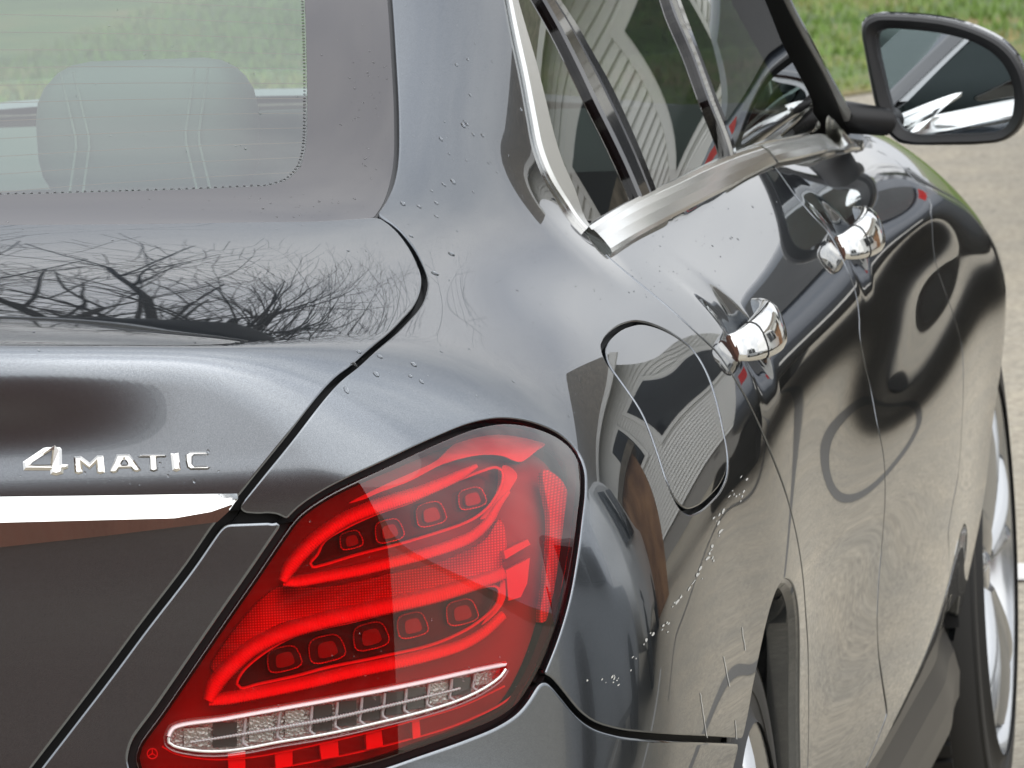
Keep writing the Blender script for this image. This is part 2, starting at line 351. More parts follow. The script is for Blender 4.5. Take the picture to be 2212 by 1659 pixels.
class Patch:
    """window of the skin grid with a signed distance to one or more outlines"""
    def __init__(s,poly,holes=(),margin=.03,grid=None,sub=None):
        s.P,s.N=(GP,GN) if grid is None else grid
        poly=toskin(poly); holes=[toskin(h) for h in holes]
        pa,pp=dom(poly)
        i0=max(0,np.searchsorted(AG,pa.min()-margin*1.5)-1); i1=min(nA,np.searchsorted(AG,pa.max()+margin*1.5)+2)
        j0=max(0,np.searchsorted(PG,pp.min()-margin*1.5)-1); j1=min(nP,np.searchsorted(PG,pp.max()+margin*1.5)+2)
        s.sl=(slice(i0,i1),slice(j0,j1)); s.shape=(i1-i0,j1-j0)
        P=s.P[s.sl].reshape(-1,3); a=_A[s.sl].ravel(); ph=_P[s.sl].ravel()
        s.P=P; s.N=s.N[s.sl].reshape(-1,3)
        sd=seg_dist(P,poly); sd=np.where(inside(a,ph,pa,pp),-sd,sd)
        for h in holes:
            ha,hp=dom(h); d=seg_dist(P,h); ins=inside(a,ph,ha,hp); sd=np.maximum(sd,np.where(ins,d,-d))
        s.sd=sd
    def clip(s,thr):
        nx,ny=s.shape; f=s.sd-thr; idx=np.arange(nx*ny).reshape(nx,ny)
        q=np.stack([idx[:-1,:-1],idx[1:,:-1],idx[1:,1:],idx[:-1,1:]],-1).reshape(-1,4)
        ins=f[q]<0; full=ins.all(1); mixed=ins.any(1)&~full
        V=[];Nn=[];mp={};cut={};Fc=[];seg=[]
        def vid(i):
            if i not in mp: mp[i]=len(V); V.append(s.P[i]); Nn.append(s.N[i])
            return mp[i]
        def cid(i,j):
            k=(i,j) if i<j else (j,i)
            if k not in cut:
                t=f[k[0]]/(f[k[0]]-f[k[1]]); t=min(max(t,.02),.98); cut[k]=len(V); V.append(s.P[k[0]]*(1-t)+s.P[k[1]]*t); n=s.N[k[0]]*(1-t)+s.N[k[1]]*t; Nn.append(n/np.linalg.norm(n))
            return cut[k]
        for quad in q[full]: Fc.append([vid(i) for i in quad])
        for quad in q[mixed]:
            for tri in ((quad[0],quad[1],quad[2]),(quad[0],quad[2],quad[3])):
                b=[f[i]<0 for i in tri]
                if all(b): Fc.append([vid(i) for i in tri]); continue
                if not any(b): continue
                poly=[];ex=[]
                for k in range(3):
                    i,j=tri[k],tri[(k+1)%3]
                    if b[k]: poly.append(vid(i))
                    if b[k]!=b[(k+1)%3]: c=cid(i,j); poly.append(c); ex.append((c,b[k]))
                Fc.append(poly)
                # segment walks with the face on its left
                o=[c for c,w in ex if w][0]; n_=[c for c,w in ex if not w][0]; seg.append((o,n_))
        return np.array(V),np.array(Nn),Fc,seg
def panel(name,poly,m,parent,holes=(),gap=.0032,off=0.,rim=.0018,depth=.010,grid=None,mirror=False,patch=None):
    """a pressed panel: skin inside the outline, with rolled edges turned inward"""
    pt=patch or Patch(poly,holes,grid=grid); V,Nn,Fc,seg=pt.clip(-gap/2-rim)
    if len(V)==0: raise RuntimeError(name+' empty')
    V=V+Nn*off; V0=V.copy()
    # outward direction along the boundary
    T={}
    for a,b in seg:
        d=V0[b]-V0[a]; ln=np.linalg.norm(d)
        if ln<1e-9: continue
        for k in (a,b): T[k]=T.get(k,0)+d
    nxt={a:b for a,b in seg}; prv={b:a for a,b in seg}
    out={}
    for k,d in T.items():
        d=d.copy()
        # widen the tangent estimate over neighbours to avoid jitter
        x=k
        for _ in range(2):
            x=nxt.get(x); 
            if x is None: break
            d=d+T.get(x,0)*.6
        x=k
        for _ in range(2):
            x=prv.get(x)
            if x is None: break
            d=d+T.get(x,0)*.6
        o=np.cross(d,Nn[k]); n=np.linalg.norm(o); out[k]=o/n if n>1e-12 else np.zeros(3)
    # boundary smoothing
    for _ in range(2):
        mv={}
        for k in out:
            a,b=prv.get(k),nxt.get(k)
            if a is not None and b is not None: mv[k]=(V[a]+2*V[k]+V[b])/4
        for k,v in mv.items(): V[k]=v
    V=list(V); Nn=list(Nn); rings={}
    spec=[(.62*rim,-.14*rim,.38),(rim*.92,-.5*rim,.92),(rim,-rim,.999),(rim,-depth,1.)]
    for k,o in out.items():
        n=Nn[k]; r=[k]
        for (t,h,w) in spec:
            V.append(V[k]+o*t+n*h); nn=n*math.sqrt(max(1-w*w,0))+o*w; Nn.append(nn/np.linalg.norm(nn)); r.append(len(V)-1)
        rings[k]=r
    for a,b in seg:
        if a in rings and b in rings:
            for i in range(len(spec)): Fc.append([rings[a][i],rings[a][i+1],rings[b][i+1],rings[b][i]])
    V=np.array(V); Nn=np.array(Nn)
    if mirror:
        V2=V*[1,-1,1]; N2=Nn*[1,-1,1]; k=len(V); Fc=Fc+[[i+k for i in f][::-1] for f in Fc]; V=np.r_[V,V2]; Nn=np.r_[Nn,N2]
    return mesh_obj(name,V,Fc,m,parent,normals=Nn)
def seam_bed(name,C,m,parent,w=.0062,depth=.013,closed=False):
    """dark rubber channel that lies below a seam"""
    C=toskin(C); n=grad(C); T=(np.roll(C,-1,0)-np.roll(C,1,0)) if closed else np.gradient(C,axis=0); T/=np.linalg.norm(T,axis=1,keepdims=True)+1e-12
    s_=np.cross(T,n); b=MB()
    for a_,c_ in (((-w,.004),(-w,depth)),((-w,depth),(w,depth)),((w,depth),(w,.004))): b.quadstrip(list(C+s_*a_[0]-n*a_[1]),list(C+s_*c_[0]-n*c_[1]),closed=closed)
    return b.build(name,m,parent,smooth=True,sharp=40)
def resamp(P,n):
    P=np.asarray(P,float); s_=np.r_[0,np.cumsum(np.linalg.norm(np.diff(P,axis=0),axis=1))]; q=np.linspace(0,s_[-1],n); return np.stack([np.interp(q,s_,P[:,k]) for k in range(3)],1)
def strip(name,up,lo,offs,m,parent,n=70,skirt=(.006,.010),sharp=40,flat=None):
    """moulding laid on the skin between an upper and a lower line; offs = (position across, height)"""
    A=resamp(smooth_poly(up,False,.004),n); B=resamp(smooth_poly(lo,False,.004),n); rows=[]
    if flat is not None:
        B=B+np.array([0,-flat,0]); T=np.gradient(A+B,axis=0); T/=np.linalg.norm(T,axis=1,keepdims=True); nn=np.cross(T,A-B); nn/=np.linalg.norm(nn,axis=1,keepdims=True)
        nn*=np.where(nn[:,1:2]<0,1,-1)
        for _ in range(6): nn[1:-1]=(nn[:-2]+nn[1:-1]+nn[2:])/3
        for t,h in offs: rows.append(A*(1-t)+B*t+nn*h)
    for t,h in offs if flat is None else (): P=toskin(A*(1-t)+B*t); rows.append(P+grad(P)*h)
    g=(lambda P:nn) if flat is not None else grad
    rows=[rows[0]-g(rows[0])*skirt[0]]+rows+[rows[-1]-g(rows[-1])*skirt[1]]; b=MB()
    for r0,r1 in zip(rows[:-1],rows[1:]): b.quadstrip(list(r0),list(r1))
    k=len(rows); V0=[r[0] for r in rows]; V1=[r[-1] for r in rows]; b.add(V0,[tuple(range(k))]); b.add(V1,[tuple(range(k))[::-1]])
    return b.build(name,m,parent,smooth=True,sharp=sharp)
# ---------------------------------------------------------------- the sedan
CAR=empty('sedan_car','dark grey sedan with a red tail light and chrome window trim, nose to the grass','car',(0,0,0))
SEAMS=[]
trunk_side=U((816,464),(852,489),(884,526),(906,565),(918,601),(915,632),(903,660),(879,688),(838,728),(770,788),(736,815),(714,837),(677,882),(625,950),(564,1025),(526,1073),(498,1107))
trunk_low=U((498,1107),(472,1136),(410,1225),(308,1358),(239,1451),(137,1584),(79,1659),(0,1765),(-40,1815))
glass_side=U((795,-330),(818,-200),(841,0),(848,100),(856,250),(855,340),(846,390),(832,430),(812,460))
glass_low=U((812,460),(760,467),(660,473),(400,477),(0,480),(-400,478),(-800,470))
top_c=D3((-.46,-.02,1.06),(-.46,.06,1.06)); low_c=D3((-.98,.06,.60),(-.98,-.02,.60))
# luggage lid (right half is outlined, left half mirrors it)
lid=crv(trunk_side,trunk_low,D3((-.95,-.36,.588),(-.95,.05,.588)),D3((-.47,.05,1.06),(-.47,-.15,1.06)),U((-400,480),(0,482),(400,479),(660,475),(760,469),(816,464)),closed=True)
TR=panel('trunk_lid',lid,M['paint'],CAR,mirror=True,gap=.0052,rim=.0025,depth=.014)
SEAMS+= [smooth_poly(np.r_[trunk_side,trunk_low[1:]],False)]
# tail light outline
TL=U((639,1110),(702,1065),(839,998),(941,950),(1027,916),(1095,906),(1163,918),(1215,943),(1243,970),(1259,1001),(1263,1052),(1256,1120),(1245,1201),(1225,1304),(1197,1393),(1167,1461),(1122,1529),(1078,1560),(1010,1589),(907,1625),(804,1659),(600,1700),(420,1712),(330,1700),(290,1670),(283,1640),(290,1610),(342,1536),(410,1437),(478,1338),(547,1239),(608,1150))
TLc=smooth_poly(TL,True)
SEAMS.append(TLc)
# fuel flap
def T5(x,y): return (702+x*.3418,540+y*.3418)
def T6(x,y): return (1456+x*.3418,540+y*.3418)
def T9(x,y): return (1456+x*.3418,1092+y*.3418)
def T8(x,y): return (702+x*.3418,1092+y*.3418)
flapP=U((1304,757),(1308,738),(1325,718),(1350,703),(1385,697),(1425,708),(1462,728),(1500,760),(1528,808),(1548,868),(1562,930),(1571,975),(1571,1015),(1558,1050),(1535,1078),(1505,1101),(1480,1103),(1458,1080),(1440,1040),(1415,965),(1385,890),(1345,830),(1316,790))
FL=smooth_poly(flapP,True); SEAMS.append(FL)
door_rear=U((1306,548),(1360,594),(1430,652),(1500,715),(1548,760),(1585,815),(1618,872),(1645,930),(1668,985),(1696,1060),(1715,1130),(1730,1210),(1739,1300),(1746,1420),(1747,1540),(1745,1659),(1742,1760))
trim_in=U((1094,0),(1110,85),(1127,164),(1144,256),(1158,325),(1181,383),(1222,448),(1266,503),(1306,548))
trim_up=U((1040,-330),(1058,-220),(1076,-110),(1094,0))
bump=U((1168,1457),(1191,1471),(1215,1499),(1249,1540),(1283,1565),(1334,1581),(1386,1588),(1458,1593),(1524,1596),(1604,1601))
gapline=U((500,1122),(560,1117),(604,1116),(636,1109))
def circ(cx,cz,r,a0,a1,n=24): return D3(*[(cx+r*math.cos(R(a)),-.89,cz+r*math.sin(R(a))) for a in np.linspace(a0,a1,n)])
arch_up=circ(0,.325,.345,125,-14,40)
quarter=crv(trunk_side,gapline,TLc[:2],closed=False) if 0 else None
q_out=crv(trunk_side[::-1],U((812,458),(832,428),(848,390),(857,340),(858,250),(850,100),(843,0),(820,-200),(797,-330)),
          trim_up,trim_in,door_rear[:-1],arch_up[::-1][2:],bump[::-1],U((1168,1457),(1100,1450),(900,1400),(700,1250),(600,1118),(560,1117),(500,1112)),closed=True)
QP=panel('rear_quarter_panel',q_out,M['paint'],CAR,holes=(TLc,FL),gap=.0042)
FLP=panel('fuel_flap',FL,M['paint'],CAR,gap=.0048,rim=.0014)
SEAMS+= [smooth_poly(door_rear,False),smooth_poly(bump,False),smooth_poly(gapline,False)]
# strip of the bumper between lid and lamp, and the bumper itself
fill=crv(U((498,1124),(604,1120)),TLc[[0]],U((500,1500),(1000,1500),(1150,1455),(1168,1457)),bump,circ(0,.325,.345,127,196,16),D3((-.50,-.87,.20),(-.9,-.80,.18),(-1.0,-.4,.18),(-1.0,.05,.18)),D3((-1.02,.05,.58),(-1.02,-.30,.58)),trunk_low[::-1][1:],closed=True)
BP=panel('rear_bumper',fill,M['paint'],CAR,holes=(TLc,),gap=.005,rim=.003,mirror=True)
# doors and fender
belt_low=U((1312,552),(1370,520),(1440,481),(1510,442),(1577,408),(1673,364))
belt_low2=U((1673,362),(1740,339),(1800,326),(1850,320),(1893,322))
bseam=U((1673,362),(1720,425),(1762,473),(1790,503),(1808,535),(1829,580),(1849,634),(1856,680),(1858,731),(1869,788),(1881,840),(1896,920),(1908,980),(1912,1040),(1911,1100),(1905,1180),(1898,1260),(1895,1340),(1897,1400),(1906,1470),(1916,1545))
dbot1=U((1916,1550),(1894,1605),(1876,1659),(1840,1760),(1800,1900))
def belt_up_(P):
    Q=P.copy(); Q[:,2]+=.008; return toskin(Q)
def sideD(*xz): return D3(*[(x,-.89,z) for x,z in xz])
rd=crv(belt_up_(belt_low),bseam,sideD((1.0,.345),(.7,.342),(.42,.345)),sideD((.38,.40),(.345,.47)),door_rear[::-1][1:],closed=True)
RD=panel('rear_door',rd,M['paint'],CAR,gap=.0050,rim=.0014)
fseam=U((1898,322),(1938,350),(1975,388),(2008,430),(2012,470),(2020,560),(2040,625),(2064,694),(2078,750),(2081,813),(2079,900),(2071,1018),(2058,1090),(2048,1150))
fd=crv(belt_up_(belt_low2),fseam,sideD((1.93,.42),(1.95,.37)),sideD((1.90,.352),(1.5,.348),(1.0,.345)),bseam[::-1],closed=True)
FD=panel('front_door',fd,M['paint'],CAR,gap=.0050,rim=.0014)
f_arch=circ(2.84,.325,.352,188,-5,44)
ff=crv(fseam[1:],sideD((1.95,.40),(2.0,.36),(2.2,.35),(2.42,.34)),f_arch,sideD((3.3,.30),(3.45,.60)),D3((3.42,-.60,.73),(3.0,-.69,.80),(2.5,-.71,.90),(2.3,-.75,.925),(2.12,-.80,.905),(1.99,-.818,.905)),closed=True)
FF=panel('front_fender',ff,M['paint'],CAR)
hood=crv(D3((2.28,-.70,.945),(2.34,-.70,.935),(2.5,-.70,.905),(3.0,-.68,.81),(3.42,-.59,.735)),D3((3.5,-.3,.74),(3.5,.05,.74)),D3((2.33,.05,.98),(2.31,-.5,.965)),closed=True)
panel('bonnet',hood,M['paint'],CAR,mirror=True)
SEAMS+= [smooth_poly(bseam,False),smooth_poly(fseam,False)]
# rolled arch lips
def lip(name,pts,w=.022):
    c=smooth_poly(pts,False,.01); n=grad(c); b=MB(); rows=[]
    ctr=np.array([0 if c[0][0]<1 else 2.84,0,.325]); inw=ctr-c; inw[:,1]=0; inw/=np.linalg.norm(inw,axis=1,keepdims=True)
    prof=[(.0025,-.0015),(.006,-.0035),(.010,-.010),(.012,-.03),(.004,-.05)]
    for i,(a,d) in enumerate(prof): rows.append(c-0*n+inw*(a-.0045)+np.array([0,1,0])*(-d))
    for r0,r1 in zip(rows[:-1],rows[1:]): b.quadstrip(r0,r1)
    return b.build(name,M['paint'],CAR,smooth=True,sharp=80)
lip('wheel_arch_lip',arch_up); lip('wheel_arch_lip',f_arch)
# roof
roof=crv(D3((.235,.05,1.372),(.235,-.3,1.367)),U((797,-334),(900,-340),(1040,-334)),D3((.30,-.60,1.338),(.6,-.62,1.338),(1.0,-.63,1.338),(1.30,-.625,1.338),(1.40,-.60,1.34)),D3((1.46,-.3,1.375),(1.48,.05,1.38)),closed=True)
panel('roof',roof,M['paint'],CAR,mirror=True)
# dark bed below every seam
for c in SEAMS:
    cl=np.linalg.norm(c[0]-c[-1])<.02; seam_bed('door_seam_bed',c,M['liner'],CAR,closed=cl,w=.0066 if c is TLc else .0062)
# ---------------------------------------------------------------- rear window
outer=crv(glass_side,glass_low,D3((-.44,-.0,1.07),(-.44,.05,1.07)),D3((.22,.05,1.37),(.22,-.3,1.365)),closed=True)
clr=crv(U((640,-330),(652,-150),(659,0),(663,120),(664,230),(662,300),(655,335),(640,362),(612,382),(575,392)),U((575,392),(450,397),(300,402),(0,410),(-400,415),(-800,410)),D3((-.36,.0,1.10),(-.36,.05,1.10)),D3((.12,.05,1.335),(.12,-.3,1.33)),closed=True)
RW=panel('rear_window',clr,M['rear_glass'],CAR,gap=.0,rim=.0002,depth=.0005,off=-.0042,mirror=True)
fr=panel('frit_band',outer,M['frit'],RW,holes=(clr,),gap=.0,rim=.0006,depth=.003,off=-.0040,mirror=True)
seal=crv(U((858,-200),(852,0),(860,120),(867,260),(866,330),(862,385),(846,428),(822,462)),U((818,464),(806,462),(826,428),(838,392),(845,340),(845,250),(838,100),(829,0),(815,-200)),closed=True)
panel('window_seal',seal,M['rubber'],RW,gap=0,rim=.001,depth=.006,off=-.0048)
# ---------------------------------------------------------------- helpers for things set into or on the skin
def inset(pts,d):
    """outline traced at depth d below the skin, returned as its foot points on the skin"""
    q=U(*pts,d=d); q=q+grad(q)*d
    for _ in range(3): q=q-grad(q)*F(q)[:,None]
    return q
def tube_in(name,pts,d,r,m,parent,closed=False,sides=10,rib=0,pitch=.0021,flat=1.,taper=None,step=None):
    q=U(*pts,d=d); c=smooth_poly(q,closed,step or (pitch/4 if rib else .003))
    s=np.r_[0,np.cumsum(np.linalg.norm(np.diff(c,axis=0),axis=1))]
    rr=np.full(len(c),r,float)
    if taper is not None: rr=r*np.interp(s/s[-1],taper[0],taper[1])
    if rib: rr=rr*(1+rib*np.sin(2*math.pi*s/pitch))
    n=grad(c); b=MB(); b.tube(c,rr,sides,up=n,flat=flat,closed=closed)
    return b.build(name,m,parent,smooth=True,sharp=75)
def plate(name,pts,d,m,parent,rim=.0008,depth=.006,smooth=True,holes=(),bulge=None):
    p=inset(pts,d); p=smooth_poly(p,True,.003) if smooth else crv(*[p[[i,(i+1)%len(p)]] for i in range(len(p))],closed=True)
    return panel(name,p,m,parent,off=-d,gap=0,rim=rim,depth=depth,holes=holes)
def facet(name,pts,d,m,parent,depth=.005,smooth=True):
    """small moulded piece filled straight from its outline"""
    p=[tuple(q) for q in (smooth_poly(np.c_[np.array(pts,float),np.zeros(len(pts))],True,6.)[:,:2] if smooth else pts)]
    flat,tris,_=tri_fill(p); P=U(*flat,d=d); n=grad(P); b=MB(); b.add(list(P),tris); k=len(P); V=list(P)+list(P)+list(P-n*depth); Nn=list(n)+list(n)+list(n)
    ctr=P.mean(0); o=P-ctr; o-=n*np.einsum('ij,ij->i',o,n)[:,None]; o/=np.linalg.norm(o,axis=1,keepdims=True)+1e-9
    Nn=list(n)+list(o)+list(o); F_=[t for t in tris]+[(k+i,k+(i+1)%k,2*k+(i+1)%k,2*k+i) for i in range(k)]
    # keep triangles facing outward
    F2=[]
    for t in F_[:len(tris)]:
        a_,b_,c_=P[t[0]],P[t[1]],P[t[2]]; F2.append(t if np.cross(b_-a_,c_-a_)@n[t[0]]>0 else t[::-1])
    return mesh_obj(name,V,F2+F_[len(tris):],m,parent,normals=Nn)
def tri_fill(poly,holes=()):
    from mathutils.geometry import tessellate_polygon
    loops=[poly]+list(holes); flat=[p for l in loops for p in l]
    t=tessellate_polygon([[Vector((p[0],p[1],0)) for p in l] for l in loops]); return flat,[tuple(x) for x in t],[len(l) for l in loops]
# ---------------------------------------------------------------- tail light
def ZA(x,y): return (270+x*.2197,1296+y*.2197)
def ZB(x,y): return (702+x*.2441,1296+y*.2441)
def Zc(x,y): return (567+x*.2279,945+y*.2279)
def ZD(x,y): return (891+x*.2605,891+y*.2605)
rev=[ZA(470,1270),ZA(1000,1180),ZA(1500,1090),ZA(2100,985),ZB(400,835),ZB(850,745),ZB(1250,658),ZB(1560,590),ZB(1600,612),ZB(1560,670),ZB(1450,755),ZB(1250,860),ZB(1000,950),ZB(500,1080),ZB(0,1190),ZA(1500,1400),ZA(1200,1458),ZA(900,1490),ZA(650,1475),ZA(480,1435),ZA(430,1400),ZA(430,1350)]
revP=smooth_poly(U(*rev),True,.004)
M['lamp_red']=mat('red_diffuser',(.85,.30,.30),.45); M['lamp_mid']=mat('red_reflector_plate',(.62,.10,.10),.4)

for m_ in (M['lamp_red'],M['lamp_mid']):   # shading normals tilted skyward to brighten these parts, standing in for moulded micro-prisms
    l=m_.node_tree.links.new; g_=N(m_,'ShaderNodeNewGeometry'); v_=N(m_,'ShaderNodeVectorMath',operation='ADD'); v_.inputs[1].default_value=(0,0,.75)
    n_=N(m_,'ShaderNodeVectorMath',operation='NORMALIZE'); l(g_.outputs['Normal'],v_.inputs[0]); l(v_.outputs[0],n_.inputs[0]); l(n_.outputs[0],bsdf(m_).inputs['Normal']); bsdf(m_).inputs['Metallic'].default_value=.6
bsdf(M['lamp_red']).inputs['Base Color'].default_value=(.72,.54,.54,1)

for k_,sc_,ax_ in (('lamp_mid',260.,'Z'),):
    m_=M[k_]; l=m_.node_tree.links.new; tc=N(m_,'ShaderNodeTexCoord'); w_=N(m_,'ShaderNodeTexWave',wave_type='BANDS',bands_direction='Y',Scale=150.,Distortion=.0); w2=N(m_,'ShaderNodeTexWave',wave_type='BANDS',bands_direction='Z',Scale=150.,Distortion=.0)
    l(tc.outputs['Object'],w_.inputs['Vector']); l(tc.outputs['Object'],w2.inputs['Vector']); mu=N(m_,'ShaderNodeMath',operation='MULTIPLY'); l(w_.outputs['Fac'],mu.inputs[0]); l(w2.outputs['Fac'],mu.inputs[1]); l(ramp(m_,mu.outputs[0],[(.0,(.38,.05,.05)),(.6,(.80,.16,.16))]),bsdf(m_).inputs['Base Color'])
M['lamp_dark']=mat('lamp_housing',(.34,.07,.07),.4); M['lamp_white']=mat('clear_reflector',(.42,.42,.38),.25,.5)
M['lamp_grey']=mat('lamp_frame_grey',(.55,.53,.53),.3,.3); M['pod_lens']=mat('pod_lens',(.30,.05,.05),.06,.2,coat=1); M['pod']=mat('lamp_pod_dark',(.10,.03,.03),.12,.3)
for k_,sc in (('lamp_white',1100.),):
    m_=M[k_]; l=m_.node_tree.links.new; tc=N(m_,'ShaderNodeTexCoord'); ck=N(m_,'ShaderNodeTexVoronoi',Scale=sc*.35); l(tc.outputs['Object'],ck.inputs['Vector']); b_=N(m_,'ShaderNodeBump',Strength=.6,Distance=.001); l(ck.outputs['Distance'],b_.inputs['Height']); l(b_.outputs[0],bsdf(m_).inputs['Normal'])
LT=panel('tail_light',TLc,M['lamp_dark'],CAR,gap=.008,rim=.001,depth=.030,off=-.026)
tag(LT,'red tail light with two light guides and clear reversing strip')
panel('red_lens',TLc,M['red_lens'],LT,holes=(revP,),gap=.0060,rim=.0016,depth=.016,off=-.0015)
panel('clear_lens',revP,M['clear_lens'],LT,gap=0,rim=.0006,depth=.001,off=-.0014)
# middle reflector plate, side reflector
plate('reflector_plate',[(600,1268),(700,1268),(850,1238),(960,1212),(1050,1165),(1080,1120),(1095,1160),(1085,1232),(1000,1256),(850,1294),(700,1325),(600,1350),(520,1402),(470,1452),(452,1448),(470,1410)],.022,M['lamp_mid'],LT)
facet('side_reflector',[(1175,1015),(1215,1040),(1235,1110),(1222,1230),(1190,1330),(1168,1345),(1178,1250),(1188,1130)],.012,M['lamp_mid'],LT)
facet('side_diffuser',[(1093,1232),(1145,1205),(1139,1260),(1125,1290),(1098,1298)],.018,M['lamp_red'],LT,smooth=False)
facet('side_diffuser',[(1088,1190),(1140,1165),(1146,1176),(1092,1208)],.018,M['lamp_red'],LT,smooth=False)
facet('light_swoosh',[Zc(820,622),Zc(1150,452),Zc(1420,330),(945,993),ZD(350,260),ZD(500,212),ZD(650,180),ZD(800,172),ZD(930,185),ZD(1020,215),ZD(1100,265),ZD(1040,310),ZD(900,410),ZD(840,400),ZD(750,362),ZD(620,350),ZD(500,362),ZD(250,430),Zc(1400,412),Zc(1100,525),Zc(950,590)],.010,M['lamp_red'],LT)
ug1=[(611,1256),(622,1232),(644,1203),(676,1170),(708,1145),(742,1123),(790,1102),(850,1082),(900,1066),(945,1048),(990,1028),(1030,1006)]
ug2=[(611,1256),(640,1256),(700,1246),(780,1231),(850,1214),(920,1196),(980,1176),(1020,1158),(1056,1126),(1078,1090),(1100,1062)]
lg1=[(450,1514),(468,1474),(508,1430),(550,1396),(610,1367),(680,1345),(760,1326),(850,1306),(930,1288),(1000,1268),(1060,1248),(1088,1238)]
lg2=[(450,1514),(512,1505),(599,1488),(687,1469),(756,1452),(848,1433),(922,1416),(995,1394),(1044,1367),(1088,1328)]
tube_in('light_guide',ug1,.011,.0058,M['lamp_red'],LT,rib=.06,flat=.6,taper=([0,.06,.6,.9,1],[.7,1.05,1,.7,.3]))
tube_in('light_guide',ug2,.012,.0048,M['lamp_red'],LT,rib=.06,flat=.6,taper=([0,.06,.7,.9,1],[.8,1.0,1,.7,.3]))
tube_in('light_guide',lg1,.011,.0066,M['lamp_red'],LT,rib=.06,flat=.6,taper=([0,.05,.8,1],[.7,1.05,1,.8]))
tube_in('light_guide',lg2,.012,.0054,M['lamp_red'],LT,rib=.06,flat=.6,taper=([0,.05,.7,1],[.8,1.0,1,.75]))
ub=[Zc(452,1195),Zc(520,1110),(700,1170),(749,1139),(818,1108),(886,1085),(960,1050),(1040,1018),(1072,1010),(1085,1018),(1085,1040),ZD(720,640),ZD(640,770),ZD(540,860),ZD(400,930),(891,1167),(863,1175),(772,1198),(692,1222),Zc(475,1228)]
lb=[(512,1478),(523,1452),(578,1405),(643,1371),(700,1356),(756,1344),(824,1327),(922,1303),(1010,1278),(1060,1265),(1076,1270),(1075,1300),(1031,1345),(946,1388),(824,1418),(702,1443),(643,1459),(556,1478),(520,1486)]
for bz in (ub,lb):
    plate('pod_tray',bz,.024,M['pod'],LT); tube_in('bezel_ring',bz,.012,.0013,M['lamp_red'],LT,closed=True,sides=8)
facet('guide_end',[ZD(750,440),ZD(800,446),ZD(870,520),ZD(810,640),ZD(740,760),ZD(640,860),ZD(560,885),ZD(650,770),ZD(720,660),ZD(745,540)],.013,M['lamp_red'],LT)
facet('guide_end',[(1086,1240),(1092,1290),(1074,1322),(1040,1350),(1060,1320),(1078,1290),(1080,1262)],.013,M['lamp_red'],LT)
def pod(cx,cy,w,h,ang=-14):
    a=R(ang); pts=[]
    for q in np.linspace(0,2*math.pi,17)[:-1]:
        x=math.copysign(abs(math.cos(q))**.55,math.cos(q))*w/2; y=math.copysign(abs(math.sin(q))**.55,math.sin(q))*h/2; x*=1+.12*y/h*2
        pts.append((cx+x*math.cos(a)-y*math.sin(a),cy+x*math.sin(a)+y*math.cos(a)))
    facet('led_pod',pts,.021,M['pod'],LT,depth=.003); o=tube_in('pod_rim',pts,.0185,.00065,M['lamp_mid'],LT,closed=True,sides=6)
    facet('pod_lens',[(cx+(x-cx)*.55+2,cy+(y-cy)*.6+2) for x,y in pts],.0185,M['pod_lens'],LT,depth=.002)
    return o
for c in ((840,1146,60,48),(758,1166,48,38),(930,1110,62,50),(1019,1076,58,44),(613,1423,72,52),(705,1401,76,56),(800,1374,74,56),(890,1350,64,52),(997,1322,66,52)): pod(*c)
# reversing lamp
plate('reverse_reflector',rev,.020,M['lamp_white'],LT)
tube_in('reverse_rim',[rev[i] for i in (8,9,10,11,12,13,14,15,16,17,18,19,20,21)],.0035,.0013,mat('bright_rim',(.9,.9,.88),.15,.6),LT,sides=8)
tube_in('red_rim',[ZA(430,1340),ZA(470,1258),ZA(1000,1160),ZA(1500,1070),ZA(2100,962),ZB(400,815),ZB(850,725),ZB(1250,636),ZB(1600,562)],.004,.0022,M['lamp_red'],LT,sides=8)
tube_in('prism_rod',[ZA(640,1400),ZA(1000,1345),ZA(1500,1260),ZA(1900,1190),ZB(100,1040),ZB(500,950),ZB(800,880),ZB(1200,782)],.010,.0018,M['lamp_grey'],LT,rib=.25,pitch=.0024,sides=8,taper=([0,.4,1],[.5,1,.6]))
def yb(u,top):   # reversing lamp's edge at u
    T_=[rev[i] for i in range(8)]; B_=[rev[i] for i in range(19,7,-1)]
    A_=T_ if top else B_; return float(np.interp(u,[p[0] for p in A_],[p[1] for p in A_]))
for u_ in (528,602,672,727,780,829,876,925,974,1024):
    t_,b_=yb(u_,True)+3,yb(u_,False)-4
    tube_in('divider',[(u_+2,t_),(u_,(t_+b_)/2),(u_-3,b_-8),(u_+8,b_)],.014,.0014,M['lamp_grey'],LT,sides=6)
for i_,u_ in enumerate((425,488,566,638,700,752,804,855,901,950,999,1045)):
    t_,b_=yb(u_,True)+4,yb(u_,False)-6; w_=22 if u_>600 else 28
    if b_-t_>14: facet('reflector_cell',[(u_-w_,t_+3),(u_+w_-4,t_),(u_+w_-4,b_-3),(u_-w_,b_)],.0165,M['lamp_white'] if i_ in (0,2,3,9,11) else mat('lamp_cell_dark',(.12,.12,.11),.2,.5),LT,smooth=False,depth=.002)
for q in (((492,1628),(530,1622),(530,1662),(494,1668)),((593,1626),(632,1618),(632,1655),(596,1660)),((690,1606),(730,1598),(732,1634),(694,1641)),((790,1584),(824,1577),(828,1612),(792,1620)),((890,1559),(906,1555),(909,1592),(892,1597))):
    facet('reflex_block',q,.010,M['lamp_red'],LT,smooth=False,depth=.008)
tube_in('lower_line',[(350,1612),(380,1628),(450,1640),(540,1636),(620,1622),(756,1592),(880,1560),(1000,1524),(1090,1482)],.010,.0009,M['lamp_red'],LT,sides=6)
